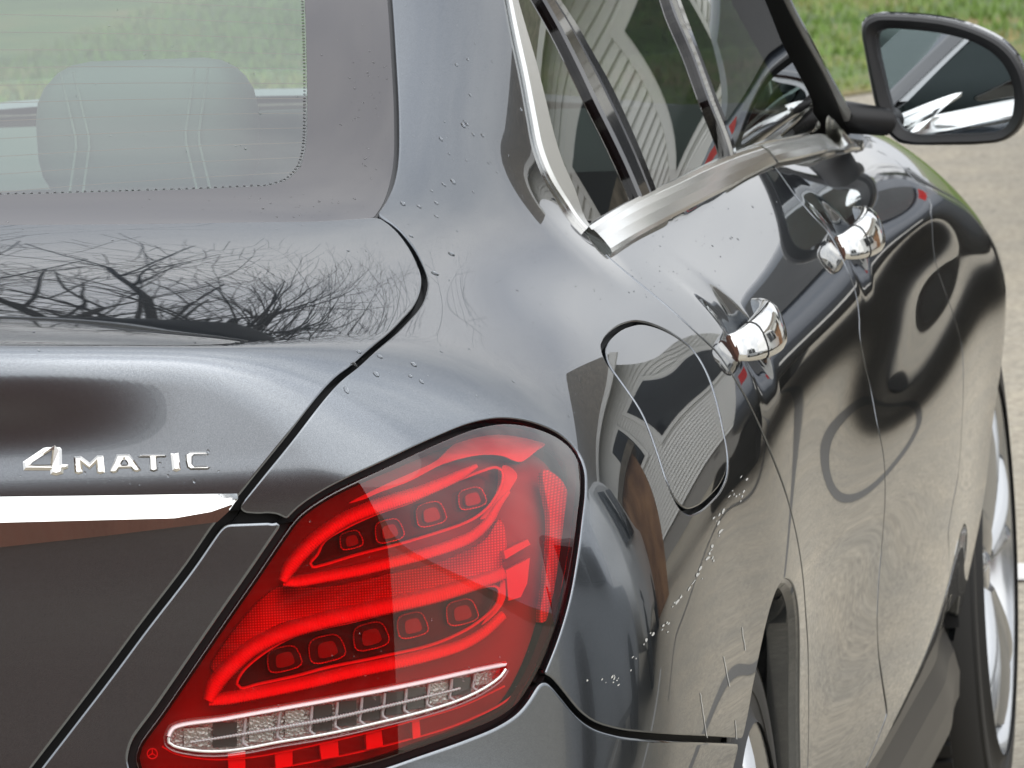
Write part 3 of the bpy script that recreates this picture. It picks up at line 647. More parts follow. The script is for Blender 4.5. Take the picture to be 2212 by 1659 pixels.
tube_in('lower_line',[(420,1672),(560,1664),(700,1640),(850,1606),(1000,1560),(1110,1500),(1150,1430)],.014,.0010,M['lamp_red'],LT,sides=6)
# small emblem moulded in the lamp's corner
tube_in('emblem',[(329+11*math.cos(a),1628+11*math.sin(a)) for a in np.linspace(0,2*math.pi,14)[:-1]],.006,.0006,M['lamp_red'],LT,closed=True,sides=6)
eb=MB()
for a in (-90,30,150): eb.tube(U((329,1628),(329+10*math.cos(R(a)),1628+10*math.sin(R(a))),d=.006),[.0008,.0003],5)
eb.build('emblem_star',M['lamp_red'],LT)
# ---------------------------------------------------------------- bright trim, badge, glazing of the side
# chrome strip across the lid
us=np.concatenate([np.linspace(-1158,440,78),np.linspace(450,512,14)])
vt=np.interp(us,[-1160,-700,0,250,516],[1110,1092,1073,1070,1066]); vb=np.interp(us,[-1160,-700,-300,0,239,474,500,512],[1275,1240,1207,1179,1153,1124,1100,1082]); vm=np.interp(us,[-1160,-700,0,376,455,500,512],[1172,1150,1125.5,1116,1102,1086,1074])
rowsP=[]
for v_,o_ in ((vt,.0005),(vt*.65+vm*.35,.0052),(vt*.3+vm*.7,.0086),(vm,.0103)): q=U(*zip(us,v_)); n=grad(q); n[:,2]=0; rowsP.append(q+n*o_)
mid=rowsP[-1]; qb=U(*zip(us,vb)); bot=[]
for k_ in (.5,1.):
    r_=mid+(qb-mid)*k_; r_[:,0]=mid[:,0]-.0012*k_; r_[:,1]=mid[:,1]+(qb[:,1]-mid[:,1])*k_; bot.append(r_)
b=MB(); 
for r0,r1 in zip(rowsP[:-1],rowsP[1:]): b.quadstrip(list(r0),list(r1))
b.quadstrip(list(mid),list(bot[0])); b.quadstrip(list(bot[0]),list(bot[1])); b.quadstrip(list(bot[1]),list(bot[1]+np.array([.012,0,.001])))
k_=len(b.V); b.add([(x,-y,z) for x,y,z in b.V],[tuple(f[::-1]) for f in b.F]); b.build('chrome_strip',M['chrome'],TR,smooth=True,sharp=14)
# chrome edge of the rear pillar and along the window sill
dtr_l=U((1074,-120),(1093,0),(1109,85),(1126,164),(1143,256),(1157,325),(1180,383),(1221,448),(1262,500)); dtr_r=U((1269,490),(1239,410),(1215,355),(1194,290),(1177,222),(1157,144),(1134,68),(1114,0),(1096,-80))
strip('pillar_trim',dtr_r[::-1],dtr_l,[(0,.001),(.12,.0035),(.85,.0045),(1,.003)],M['satin'],CAR)
bt_up=U((1270,492),(1320,459),(1382,424),(1458,389),(1524,357),(1579,334),(1640,315)); bt_lo=U((1312,549),(1370,512),(1440,473),(1510,436),(1577,401),(1593,391),(1666,354))
SO=[(0,.0016),(.14,.0016),(.16,.0030),(.35,.0036),(.6,.0037),(.9,.0031),(1,.0016)]
strip('sill_trim',bt_up,bt_lo,SO,M['satin'],RD,sharp=25,flat=.0035)
bt2_up=U((1644,314),(1675,305),(1720,296),(1764,290),(1790,290)); bt2_lo=U((1670,352),(1720,343),(1764,332),(1800,325),(1832,321),(1860,320))
strip('sill_trim',np.r_[bt2_up,D3((1.74,-.795,.963),(1.84,-.803,.947))],bt2_lo,SO,M['satin'],FD,sharp=25,flat=.0035)
# side windows
def zrow(z,*xs): return D3(*[(x,-.6,z) for x in xs])
div_l=U((1170,0),(1208,68),(1249,150),(1283,222),(1317,290),(1351,362),(1379,428)); div_r=U((1208,0),(1242,51),(1276,109),(1317,181),(1351,253),(1382,325),(1415,410))
bp_l=U((1430,-45),(1456,34),(1490,112),(1530,222),(1572,338)); bp_r=U((1440,-60),(1467,0),(1506,105),(1549,218),(1588,330))
GT=1.335
def top_at(p,dx=0,z=GT): # continue an edge line up to the roof rail, leaning forward
    q=p[0]; d=p[0]-p[2]; k=(z-q[2])/d[2]; return onskin(np.array([q+d*k+[dx,0,0]]))
qg=crv(np.r_[top_at(dtr_r[::-1],0)[::-1],dtr_r[::-1][1:]],bt_up[1:3],div_l[::-1],closed=True)
panel('quarter_glass',qg,M['side_glass'],RD,gap=0,rim=.0005,depth=.003,off=-.004)
strip('window_divider',np.r_[top_at(div_r,0),div_r],np.r_[top_at(div_l,0),div_l],[(0,.0005),(.1,.0028),(.42,.0034),(.44,.0016),(.5,.0016),(.52,.0034),(.92,.0028),(1,.0005)],M['gloss_black'],RD)
rg=crv(np.r_[top_at(div_r),div_r],bt_up[3:5],np.r_[bp_l[::-1],top_at(bp_l)],closed=True)
panel('side_window',rg,M['side_glass'],RD,gap=0,rim=.0005,depth=.003,off=-.004)
strip('pillar_cover',np.r_[top_at(bp_r),bp_r],np.r_[top_at(bp_l),bp_l],[(0,.0005),(.1,.0022),(.48,.0026),(.5,.0),(.54,.0),(.56,.0026),(.92,.0022),(1,.0005)],M['gloss_black'],FD)
ap_l=U((1661,0),(1678,42),(1695,85),(1740,171),(1784,282))
fg=crv(np.r_[top_at(bp_r),bp_r],bt2_up[:3],np.r_[ap_l[::-1],top_at(ap_l)],closed=True)
panel('side_window',fg,M['side_glass'],FD,gap=0,rim=.0005,depth=.003,off=-.004)

# door frame corner in black gloss, its grey edge and the windscreen pillar behind, leaning back with the screen
def at_x(pts,x0=1.93,k=.43/285):
    out=[]
    for (u,v,dx) in pts: d=ray(u,v); x=x0-k*(285-v)+dx; out.append(CAM+d*(x-CAM[0])/d[0])
    return np.array(out)
def bar(name,Lp,Rp,m,parent,th=.018,bulge=.004,n=40):
    L_=smooth_poly(at_x(Lp),False,.01); R_=smooth_poly(at_x(Rp),False,.01); i=lambda P:np.stack([np.interp(np.linspace(0,1,n),np.linspace(0,1,len(P)),P[:,k]) for k in range(3)],1)
    L_,R_=i(L_),i(R_); o=np.array([-.35,-.9,.25])/1.0; inn=np.array([0,1.,0]); rows=[L_+inn*th,L_,L_+(R_-L_)*.12+o*bulge*.7,L_*.5+R_*.5+o*bulge,L_+(R_-L_)*.88+o*bulge*.7,R_,R_+inn*th+np.array([.02,0,0])]
    b=MB()
    for a,c in zip(rows[:-1],rows[1:]): b.quadstrip(list(a),list(c))
    return b.build(name,m,parent,smooth=True,sharp=80)
bar('door_frame',[(1500,-420,0),(1590,-180,0),(1657,-10,0),(1695,85,0),(1740,171,0),(1786,292,0)],[(1535,-420,0),(1622,-180,0),(1688,-10,0),(1736,85,0),(1784,172,0),(1836,292,0)],M['plastic'],FD,bulge=.003)
bar('frame_edge',[(1536,-420,.01),(1623,-180,.01),(1689,-10,.01),(1737,85,.01),(1785,172,.01),(1832,262,.01)],[(1552,-420,.015),(1639,-180,.015),(1703,-4,.015),(1749,85,.015),(1796,172,.015),(1836,240,.015)],mat('grey_trim',(.42,.42,.41),.35,.5),FD,bulge=.002,th=.01)
bar('windscreen_pillar',[(1550,-420,.03),(1637,-180,.03),(1700,-4,.03),(1746,85,.03),(1793,172,.03),(1834,246,.03)],[(1558,-420,.08),(1645,-180,.08),(1708,-4,.08),(1754,85,.08),(1802,176,.08),(1842,250,.08)],M['gloss_black'],CAR,bulge=.002,th=.06)
# ---------------------------------------------------------------- badge letters
def tri_fill(poly,holes=()):
    from mathutils.geometry import tessellate_polygon
    loops=[poly]+list(holes); flat=[p for l in loops for p in l]
    t=tessellate_polygon([[Vector((p[0],p[1],0)) for p in l] for l in loops]); return flat,[tuple(x) for x in t],[len(l) for l in loops]
def inset2(poly,d):
    p=np.array(poly,float); n=len(p); area=.5*sum(p[i][0]*p[(i+1)%n][1]-p[(i+1)%n][0]*p[i][1] for i in range(n)); sg=1 if area>0 else -1
    out=[]
    for i in range(n):
        a=p[i]-p[i-1]; b=p[(i+1)%n]-p[i]; a/=np.linalg.norm(a); b/=np.linalg.norm(b)
        na=np.array([-a[1],a[0]])*sg; nb=np.array([-b[1],b[0]])*sg; m=na+nb; m/=max(m@m,.6)/2+1e-9; out.append(p[i]+m*d)
    return out
def letter(name,polys,m,parent,h=.0030,ins=4.6):
    """chiselled letter: polys = outline and holes in picture points on the skin"""
    outer,holes=polys[0],polys[1:]; b=MB()
    top=[inset2(outer,ins)]+[inset2(hh,-ins*.75) for hh in holes]
    base=[outer]+list(holes)
    P0=[U(*l) for l in base]; Nn=[grad(p) for p in P0]; P1=[p+n*h*.45 for p,n in zip(P0,Nn)]; P2=[]
    for l in top: q=U(*l); P2.append(q+grad(q)*h)
    flat,tris,_=tri_fill(top[0],top[1:]); V=np.concatenate(P2); b.add(V,tris)
    b2=MB()
    for a,c in list(zip(P0,P1))+list(zip(P1,P2)): b.quadstrip(list(a),list(c),closed=True)
    return b.build(name,m,parent)
def t4(*p): return [(x*.3418,540+y*.3418) for x,y in p]
LET={
'four':[t4((145,1340),(275,1252),(300,1247),(380,1247),(391,1262),(393,1355),(432,1357),(430,1380),(402,1390),(400,1414),(357,1427),(320,1418),(318,1394),(150,1393)),t4((192,1357),(318,1357),(331,1262))],
'letter_m':[t4((466,1306),(512,1303),(568,1344),(616,1299),(654,1299),(663,1408),(632,1417),(611,1408),(606,1348),(566,1388),(520,1352),(525,1408),(497,1419),(472,1410))],
'letter_a':[t4((738,1292),(818,1290),(893,1390),(868,1404),(843,1398),(826,1380),(756,1382),(740,1404),(713,1412),(693,1402)),t4((764,1358),(808,1357),(785,1322))],
'letter_t':[t4((868,1306),(880,1293),(905,1290),(1042,1290),(1055,1300),(1044,1311),(992,1312),(998,1392),(970,1403),(946,1393),(942,1312),(880,1313))],
'letter_i':[t4((1078,1285),(1102,1289),(1128,1282),(1142,1390),(1116,1402),(1090,1393))],
'letter_c':[t4((1170,1292),(1195,1275),(1300,1274),(1322,1290),(1308,1298),(1230,1298),(1217,1310),(1217,1352),(1230,1365),(1312,1364),(1332,1370),(1315,1388),(1205,1390),(1182,1375),(1173,1335))],
}
BM=mat('badge_chrome',(.86,.85,.83),.09,1)
for k_,v_ in LET.items(): letter('badge_'+k_,v_,BM,TR,ins={'four':6.,'letter_m':4.2,'letter_a':4.,'letter_t':3.2,'letter_i':5.5,'letter_c':3.2}[k_])
# ---------------------------------------------------------------- door handles
def handle(door,x0,x1,zc):
    n=28; xs=np.linspace(x0,x1,n); V=[]; k=18
    for i,x in enumerate(xs):
        t=i/(n-1); bow=math.sin(math.pi*t)**.55; w=float(GS(np.array([x]),np.array([zc]))[0])
        d=.004+.022*bow                        # stand-off from the door skin
        hh=.0192*(.30+.70*min(1,math.sin(math.pi*(.06+.88*t))**.45)); th=.0115*(.35+.65*bow)
        for j in range(k):
            q=2*math.pi*j/k; c,s_=math.cos(q),math.sin(q)
            yy=math.copysign(abs(c)**.8,c)*th; zz=math.copysign(abs(s_)**.75,s_)*hh
            V.append((x,-(w+d)-yy+.30*zz,zc+zz+.012*(t-.5)))
    F_=[(i*k+j,i*k+(j+1)%k,(i+1)*k+(j+1)%k,(i+1)*k+j) for i in range(n-1) for j in range(k)]+[tuple(range(k))[::-1],tuple((n-1)*k+j for j in range(k))]
    h=mesh_obj('door_handle',V,F_,M['chrome'],door,sharp=50)
    # lock-cap joint and shadowed cup behind the bar
    xj=x0+.045; i=int((xj-x0)/(x1-x0)*(n-1)); ring=np.array(V[i*k:(i+1)*k]); c=ring.mean(0); ring=c+(ring-c)*1.012
    b=MB(); b.tube(ring,.0007,5,closed=True); b.build('handle_joint',M['liner'],door)
handle(RD,.0,.205,.897); handle(FD,1.03,1.235,.889)
# ---------------------------------------------------------------- wheels
def wheel(cx,yo,cz=.32,toe=0.,m=1):
    w=empty('wheel',None,None); w.parent=CAR; w.location=(cx,-yo,cz); w.rotation_euler=(0,0,toe)
    b=MB(); half=.112
    prof=[(.232,.010),(.240,.002),(.252,-.001),(.268,.004),(.286,.004),(.300,-.004),(.311,-.016),(.3185,-.032),(.321,-.06),(.321,-.165),(.3185,-.193),(.311,-.208),(.30,-.219),(.26,-.224),(.232,-.214)]
    b.lathe([(r,-h) for r,h in prof],(0,0,0),'y',n=96,sgn=1); b.build('tyre',M['tyre'],w,smooth=True,sharp=40)
    # tread grooves and sipes as raised blocks
    t=MB()
    for i in range(72):
        q=2*math.pi*i/72
        for (ya,yb_,off) in ((.034,.068,0),(.076,.106,.5),(.120,.150,0),(.158,.190,.5)):
            q2=q+off*2*math.pi/72; a=.030
            V=[]
            for dq in (-a,a):
                for y_ in (ya,yb_):
                    for r_ in (.319,.3265): V.append((r_*math.cos(q2+dq),y_,r_*math.sin(q2+dq)))
            t.add(V,[(0,1,3,2),(4,6,7,5),(0,4,5,1),(2,3,7,6),(1,5,7,3)])
    tag(t.build('tread_blocks',M['tyre'],w),kind='stuff')
    s=MB()
    for r_ in (.262,.276,.292): s.lathe([(r_-.0015,0.000),(r_,-.0032),(r_+.0015,0.000)],(0,0,0),'y',n=96)
    tag(s.build('sidewall_rib',M['tyre'],w,smooth=True),kind='stuff')
    r=MB(); r.lathe([(.234,.205),(.226,.195),(.222,.03),(.228,.012),(.236,.002),(.239,-.003),(.234,-.006),(.228,-.001),(.222,.010),(.216,.03),(.214,.19)],(0,0,0),'y',n=96)
    r.build('rim',M['rim'],w,smooth=True,sharp=50)
    d=MB(); d.lathe([(.0,.085),(.155,.085),(.160,.10),(.0,.10)],(0,0,0),'y',n=48); d.build('brake_disc',mat('brake_disc',(.25,.24,.23),.35,.9),w)
    for i in range(5):
        a0=2*math.pi*i/5+.3; sp=MB()
        for sgn in (-1,1):
            L_=[]
            for t_ in np.linspace(0,1,9):
                r_=.045+.176*t_; an=a0+sgn*(.06+.17*t_); y_=.030-.032*math.sin(t_*math.pi*.5)+.02*t_*t_; L_.append((r_*math.cos(an),y_,r_*math.sin(an)))
            sp.tube(L_,np.linspace(.020,.0115,9),8,up=(0,1,0),flat=1.5)
        sp.build('spoke',M['rim'],w,smooth=True,sharp=50)
    h=MB(); h.lathe([(.0,.004),(.030,.006),(.036,.014),(.06,.03),(.07,.06)],(0,0,0),'y',n=32); h.build('wheel_hub',M['rim'],w,smooth=True)
    return w
wr=wheel(0,.868); wf=wheel(2.84,.866,toe=R(-.6))
# wheel houses
def well(cx,yo,r=.375):
    b=MB(); A=[];B=[]
    for a in np.linspace(R(-4),R(184),40): A.append((cx+r*math.cos(a),-yo,.325+r*math.sin(a))); B.append((cx+r*math.cos(a),-.55,.325+r*math.sin(a)))
    b.quadstrip(A,B); n=len(b.V); b.add(B+[(cx,-.55,.2)],[(i,i+1,len(B)) for i in range(len(B)-1)])
    b.build('wheel_house',M['liner'],CAR)
well(0,.885); well(2.84,.855,.385)
# sill and underside
b=MB(); rows=[]
prof=[(.372,.835),(.350,.846),(.335,.850),(.300,.852),(.275,.862),(.250,.868),(.220,.866),(.195,.852),(.175,.82),(.165,.76)]
for x in np.linspace(.36,2.43,50):
    f=-.012*ss(2.1,2.43,np.array(x)); rows.append([(x,-(w_+f),z_-.004*(1-abs(2*(x-.36)/2.07-1))) for z_,w_ in prof])
for j in range(len(prof)-1): b.quadstrip([r[j] for r in rows],[r[j+1] for r in rows])
b.build('side_sill',mat('sill_plastic',(.014,.014,.015),.30,0,.16),CAR,smooth=True,sharp=60)
b=MB(); b.box((1.3,0,.20),(4.0,1.45,.05)); b.build('underbody',M['liner'],CAR)
# ---------------------------------------------------------------- door mirror
def T3(x,y): return (1456+x*.3418,y*.3418)
def planeU(pts,x0,sl=.0):
    """traced outline laid on the mirror's plane (x = x0 + sl*(y+0.98))"""
    p=np.array(pts,float); d=ray(p[:,0],p[:,1]); nrm=np.array([1,-sl,0.]); c=np.array([x0,-.98,1.0]); t=((c-CAM)@nrm)/(d@nrm); return CAM+d*t[:,None]
hs=[T3(1180,210),T3(1184,160),T3(1205,122),T3(1250,98),T3(1400,94),T3(1560,104),T3(1720,126),T3(1860,165),T3(1980,215),T3(2080,275),T3(2160,360),T3(2215,470),T3(2240,590),T3(2235,690),T3(2205,780),T3(2150,850),T3(2070,898),T3(1950,914),T3(1700,920),T3(1500,918),T3(1420,904),T3(1360,860),T3(1310,780),T3(1270,680),T3(1235,520),T3(1200,330)]
gl=[T3(1275,205),T3(1330,184),T3(1500,190),T3(1700,215),T3(1890,268),T3(2020,345),T3(2100,440),T3(2142,560),T3(2146,670),T3(2120,770),T3(2060,828),T3(1950,842),T3(1700,850),T3(1530,850),T3(1450,822),T3(1400,750),T3(1360,640),T3(1310,450),T3(1275,290)]
MX,MS=1.93,.238
H0=smooth_poly(planeU(hs,MX,MS),True,.006); H0=H0[np.linspace(0,len(H0)-1,120).astype(int)]
G0=smooth_poly(planeU(gl,MX,MS),True,.006); G0=G0[np.linspace(0,len(G0)-1,120).astype(int)]
# align the two loops by angle
cg=G0.mean(0)
def byang(Pts):
    a=np.unwrap(np.arctan2(Pts[:,2]-cg[2],-(Pts[:,1]-cg[1]))); 
    if a[-1]<a[0]: Pts=Pts[::-1]; a=np.unwrap(np.arctan2(Pts[:,2]-cg[2],-(Pts[:,1]-cg[1])))
    q=np.linspace(0,2*math.pi,121)[:-1]; o=np.argsort(a%(2*math.pi)); aa=(a%(2*math.pi))[o]; pp=Pts[o]
    return np.stack([np.interp(q,np.r_[aa[-1]-2*math.pi,aa,aa[0]+2*math.pi],np.r_[pp[-1:,i],pp[:,i],pp[:1,i]]) for i in range(3)],1)
H1=byang(H0); G1_=byang(G0); ex=np.array([1.,0,0])
MIR=MB(); loops=[]
ch=H1.mean(0)
for t_,dx in ((.0,.016),(.35,.012),(.8,.004)): pass
loops=[G1_+ex*.016,G1_+ex*.004,G1_*.72+H1*.28+ex*.0,G1_*.35+H1*.65-ex*.004,G1_*.12+H1*.88+ex*.0,H1*1.0+ex*.010]
for a,b_ in zip(loops[:-1],loops[1:]): MIR.quadstrip(list(a),list(b_),closed=True)
SH=MIR.build('mirror_bezel',M['plastic'],FD,smooth=True,sharp=70)
SHL=MB(); sl_=[H1+ex*.010,ch+(H1-ch)*1.012+ex*.016,ch+(H1-ch)*1.0+ex*.05,ch+(H1-ch)*.93+ex*.085,ch+(H1-ch)*.78+ex*.112,ch+(H1-ch)*.5+ex*.130,ch+(H1-ch)*.12+ex*.138]
for a,b_ in zip(sl_[:-1],sl_[1:]): SHL.quadstrip(list(a),list(b_),closed=True)
SHL.add(list(sl_[-1]),[tuple(range(120))]); SHL.build('mirror_shell',M['paint'],FD,smooth=True,sharp=70)
# glass, slightly domed
mg=MB(); c0=G1_.mean(0); rings=[c0+(G1_-c0)*k_+ex*(.010+.03*(c0[2]-(c0+(G1_-c0)*k_)[:,2:3]*1.0)*-1) for k_ in (1.01,.75,.5,.25)]
for a,b_ in zip(rings[:-1],rings[1:]): mg.quadstrip(list(a),list(b_),closed=True)
mg.add(list(rings[-1]),[tuple(range(120))]); mgo=mg.build('mirror_glass',M['mirror'],FD,smooth=True)
# foot of the mirror
ft=MB(); p0=planeU([(1838,262)],1.93,0)[0]; p1=planeU([T3(1330,790)],1.93,MS)[0]
P_=[np.array([1.965,-.770,p0[2]+.004]),np.array([1.955,-.800,p0[2]+.002]),np.array([1.962,-.835,p1[2]+.004]),p1+ex*.055]
ft.tube(P_,[.021,.018,.016,.013],16,up=(0,0,1),flat=1.0); ft.build('mirror_foot',M['plastic'],FD,smooth=True)
# ---------------------------------------------------------------- cabin seen through the rear window
def rounded_slab(name,c,d,r,m,parent,rot=(0,0,0),levels=3):
    bm=bmesh.new(); bmesh.ops.create_cube(bm,size=1); bmesh.ops.scale(bm,vec=d,verts=bm.verts)
    bmesh.ops.bevel(bm,geom=bm.edges[:]+bm.verts[:],offset=r,segments=5,profile=.5,affect='EDGES')
    me=bpy.data.meshes.new(name); bm.to_mesh(me); bm.free(); me.materials.append(m); me.polygons.foreach_set('use_smooth',[True]*len(me.polygons))
    o=bpy.data.objects.new(name,me); COL.objects.link(o); o.parent=parent; o.location=c; o.rotation_euler=rot; return o
b=MB(); b.add([(-.48,-.62,1.035),(-.48,.62,1.035),(-.14,.60,1.00),(-.14,-.60,1.00)],[(0,1,2,3)]); b.build('parcel_shelf',mat('shelf_cloth',(.42,.44,.44),.9),CAR)
def seat(x,y,hz,w,name):
    s=rounded_slab(name,(x,y,.74),(.16,w,.56),.06,M['leather'],CAR,(0,R(-12),0))
    return s
seat(-.02,-.37,0,.50,'rear_seat'); seat(-.02,.15,0,.46,'rear_seat'); seat(-.02,.5,0,.3,'rear_seat')
def headrest(x,y,z,w,h): 
    o=rounded_slab('headrest',(x,y,z),(.11,w,h),.048,M['leather'],CAR,(0,R(-8),0))
    b=MB()
    for s_ in (-1,1): b.tube([(x-.057,y+s_*(w/2-.045+.012*abs(t)),z-h*.5+h*(t+1)/2*.97) for t in np.linspace(-1,1,14)],.0012,5); b.tube([(x-.057,y+s_*(w/2-.057+.012*abs(t)),z-h*.5+h*(t+1)/2*.97) for t in np.linspace(-1,1,14)],.0012,5)
    bpy.context.view_layer.update()
    st=tag(b.build('stitching',mat('thread',(.34,.36,.36),.7),CAR),kind='stuff')
    return o
c_=(U((320,270)))[0]; q_=ray(320,275); t_=(.02-CAM[0])/q_[0]; hp=CAM+q_*t_
h_=headrest(.02,hp[1],hp[2]-.005,.20,.130)
q_=ray(-150,300); t_=(.02-CAM[0])/q_[0]; hp2=CAM+q_*t_; headrest(.02,hp2[1]+.05,hp2[2]-.03,.17,.10)
for y_ in (-.37,.37): rounded_slab('front_seat',(1.05,y_,.66),(.16,.48,.50),.06,M['leather'],CAR,(0,R(-12),0))
rounded_slab('front_headrest',(.98,-.37,0.98),(.10,.24,.13),.045,M['leather'],CAR,(0,R(-8),0)); rounded_slab('front_headrest',(.98,.37,.98),(.10,.24,.13),.045,M['leather'],CAR,(0,R(-8),0))
b=MB(); b.add([(1.5,-.70,.93),(1.5,.70,.93),(2.15,.66,.95),(2.15,-.66,.95)],[(0,1,2,3)]); b.add([(1.5,-.70,.93),(1.5,.70,.93),(1.5,.7,.55),(1.5,-.7,.55)],[(0,1,2,3)]); b.build('dashboard',M['interior'],CAR)
b=MB(); b.tube([(1.30+.05*math.sin(a),.37+.18*math.cos(a),.93+.18*math.sin(a)) for a in np.linspace(0,2*math.pi,33)[:-1]],.014,8,closed=True); b.build('steering_wheel',M['plastic'],CAR,smooth=True)
b=MB(); b.box((.8,0,.36),(2.5,1.5,.05)); b.build('cabin_floor',M['interior'],CAR)
for s_ in (1,-1):
    b=MB(); V=[]
    P_=[(-.36,.60,1.0),(-.30,.615,1.05),(.05,.575,1.24),(.30,.53,1.35),(.42,.52,1.35),(.26,.56,1.24),(.10,.62,1.06),(.0,.64,1.0)]
    b.add([(x,-s_*y,z) for x,y,z in P_],[tuple(range(8))]); b.add([(x+.0,-s_*(y-.03),z) for x,y,z in P_],[tuple(range(8))]); b.build('pillar_lining',mat('lining_grey',(.30,.31,.32),.85),CAR)
    b=MB(); b.add([(-.1,-s_*.70,.55),(1.9,-s_*.72,.55),(1.9,-s_*.76,.90),(1.0,-s_*.755,.93),(-.1,-s_*.72,.95)],[(0,1,2,3,4)]); b.build('door_lining',M['interior'],CAR)
b=MB(); b.add([(.25,-.5,1.355),(.25,.5,1.355),(1.35,.5,1.355),(1.35,-.5,1.355)],[(0,1,2,3)]); b.build('headliner',mat('headliner',(.45,.45,.44),.9),CAR)
# windscreen
ws=D3((2.10,-.70,.985),(2.25,-.35,1.0),(2.28,.05,1.0)); wt=D3((1.46,.05,1.37),(1.44,-.3,1.365),(1.40,-.53,1.345))
wsP=crv(ws,wt,closed=True)
panel('windscreen',wsP,M['screen_glass'],CAR,gap=0,rim=.0005,depth=.003,off=-.003,mirror=True)
# mirrored left side of the body
for nm in ('rear_quarter_panel','rear_door','front_door','front_fender','side_sill','wheel','door_seam_bed'):
    for o in [o for o in CAR.children if o.name.split('.')[0]==nm]:
        c=o.copy(); COL.objects.link(c); c.parent=CAR; c.scale=(1,-1,1); c.location=(o.location.x,-o.location.y,o.location.z); c.rotation_euler.z=-o.rotation_euler.z
        for ch in o.children:
            k=ch.copy(); COL.objects.link(k); k.parent=c
tl=LT.copy(); COL.objects.link(tl); tl.parent=CAR; tl.scale=(1,-1,1)
for ch in LT.children: k=ch.copy(); COL.objects.link(k); k.parent=tl
# ---------------------------------------------------------------- rain drops, scuffs, heater wires
rd_=np.random.RandomState(11)
M['water']=bpy.data.materials.new('water'); M['water'].use_nodes=True; nt_=M['water'].node_tree; nt_.nodes.clear()
o_=nt_.nodes.new('ShaderNodeOutputMaterial'); g_=nt_.nodes.new('ShaderNodeBsdfGlass'); g_.inputs['IOR'].default_value=1.33; g_.inputs['Roughness'].default_value=0; nt_.links.new(g_.outputs[0],o_.inputs[0])
def drops(name,uvs,sizes,parent,off=0.,m=None,down=None):
    P=cast(np.array(uvs,float)); ok=~np.isnan(P[:,0]); P=P[ok]; sizes=np.array(sizes)[ok]; Nn=grad(P); V=[];Fq=[];NN=[]
    for p,n,s in zip(P,Nn,sizes):
        g=np.array([0,0,-1.])+n*n[2]; g=g/(np.linalg.norm(g)+1e-9)*.6+np.array([-.35,-.5,0])*.5; g-=n*(g@n); g/=np.linalg.norm(g); h=np.cross(n,g); el=1.+rd_.uniform(0,.8)*(s>.0009); b0=len(V)
        for k,(rr,hh) in enumerate(((1.,0.),(.86,.30),(.5,.52))):
            for j in range(8):
                a=2*math.pi*j/8; V.append(p+n*(off+hh*s)+s*rr*(g*math.cos(a)*el*(1.0+.15*math.cos(a))+h*math.sin(a)))
        V.append(p+n*(off+.6*s))
        for k in range(2): Fq+= [(b0+k*8+j,b0+k*8+(j+1)%8,b0+k*8+8+(j+1)%8,b0+k*8+8+j) for j in range(8)]
        Fq+=[(b0+16+j,b0+16+(j+1)%8,b0+24) for j in range(8)]
    return tag(mesh_obj(name,V,Fq,m or M['water'],parent,smooth=True),kind='stuff')
def rnd_uv(n,boxes):
    out=[]
    for _ in range(n):
        (x0,y0,x1,y1)=boxes[rd_.randint(len(boxes))]; out.append((rd_.uniform(x0,x1),rd_.uniform(y0,y1)))
    return out
sm=rnd_uv(430,[(875,10,1080,330),(880,330,1180,500),(930,480,1300,620),(930,600,1300,800),(780,740,1050,900),(1000,780,1260,900),(960,100,1080,420)])
drops('rain_drops',sm,rd_.gamma(1.5,.00021,len(sm)).clip(.00015,.0010),QP)
big=[(1003,262),(1022,290),(1042,292),(952,300),(970,332),(1000,270),(958,398),(978,392),(932,412),(942,438),(1008,268),(1015,205),(986,140),(888,510),(893,787),(886,812),(910,824),(812,808),(765,787),(748,842),(974,548),(905,446),(942,467),(870,440),(938,590),(1010,128),(1125,236),(820,770),(775,760)]
drops('rain_drops',big,rd_.uniform(.0012,.0025,len(big)),QP)
tl_=rnd_uv(200,[(560,480,800,760),(600,520,820,720),(0,480,700,780),(150,900,520,1050),(0,985,480,1050)])
drops('rain_drops',tl_,rd_.gamma(2.2,.0002,len(tl_)).clip(.0002,.0012),TR)
gl_=rnd_uv(240,[(680,0,835,430),(760,100,840,380),(0,0,650,380),(300,410,800,460)])
drops('rain_drops',gl_,rd_.gamma(2.2,.0002,len(gl_)).clip(.0002,.0011),RW,off=-.004)
dl_=rnd_uv(160,[(1320,560,1480,650),(1500,420,1700,560),(1700,360,1980,520),(1280,500,1560,640)])
drops('rain_drops',dl_,rd_.gamma(2.,.0002,len(dl_)).clip(.0002,.0010),RD)
ll_=rnd_uv(60,[(650,1100,1200,1500),(500,1400,1100,1560)])
drops('rain_drops',ll_,rd_.gamma(2.2,.00022,len(ll_)).clip(.0002,.0012),LT,off=-.0012)
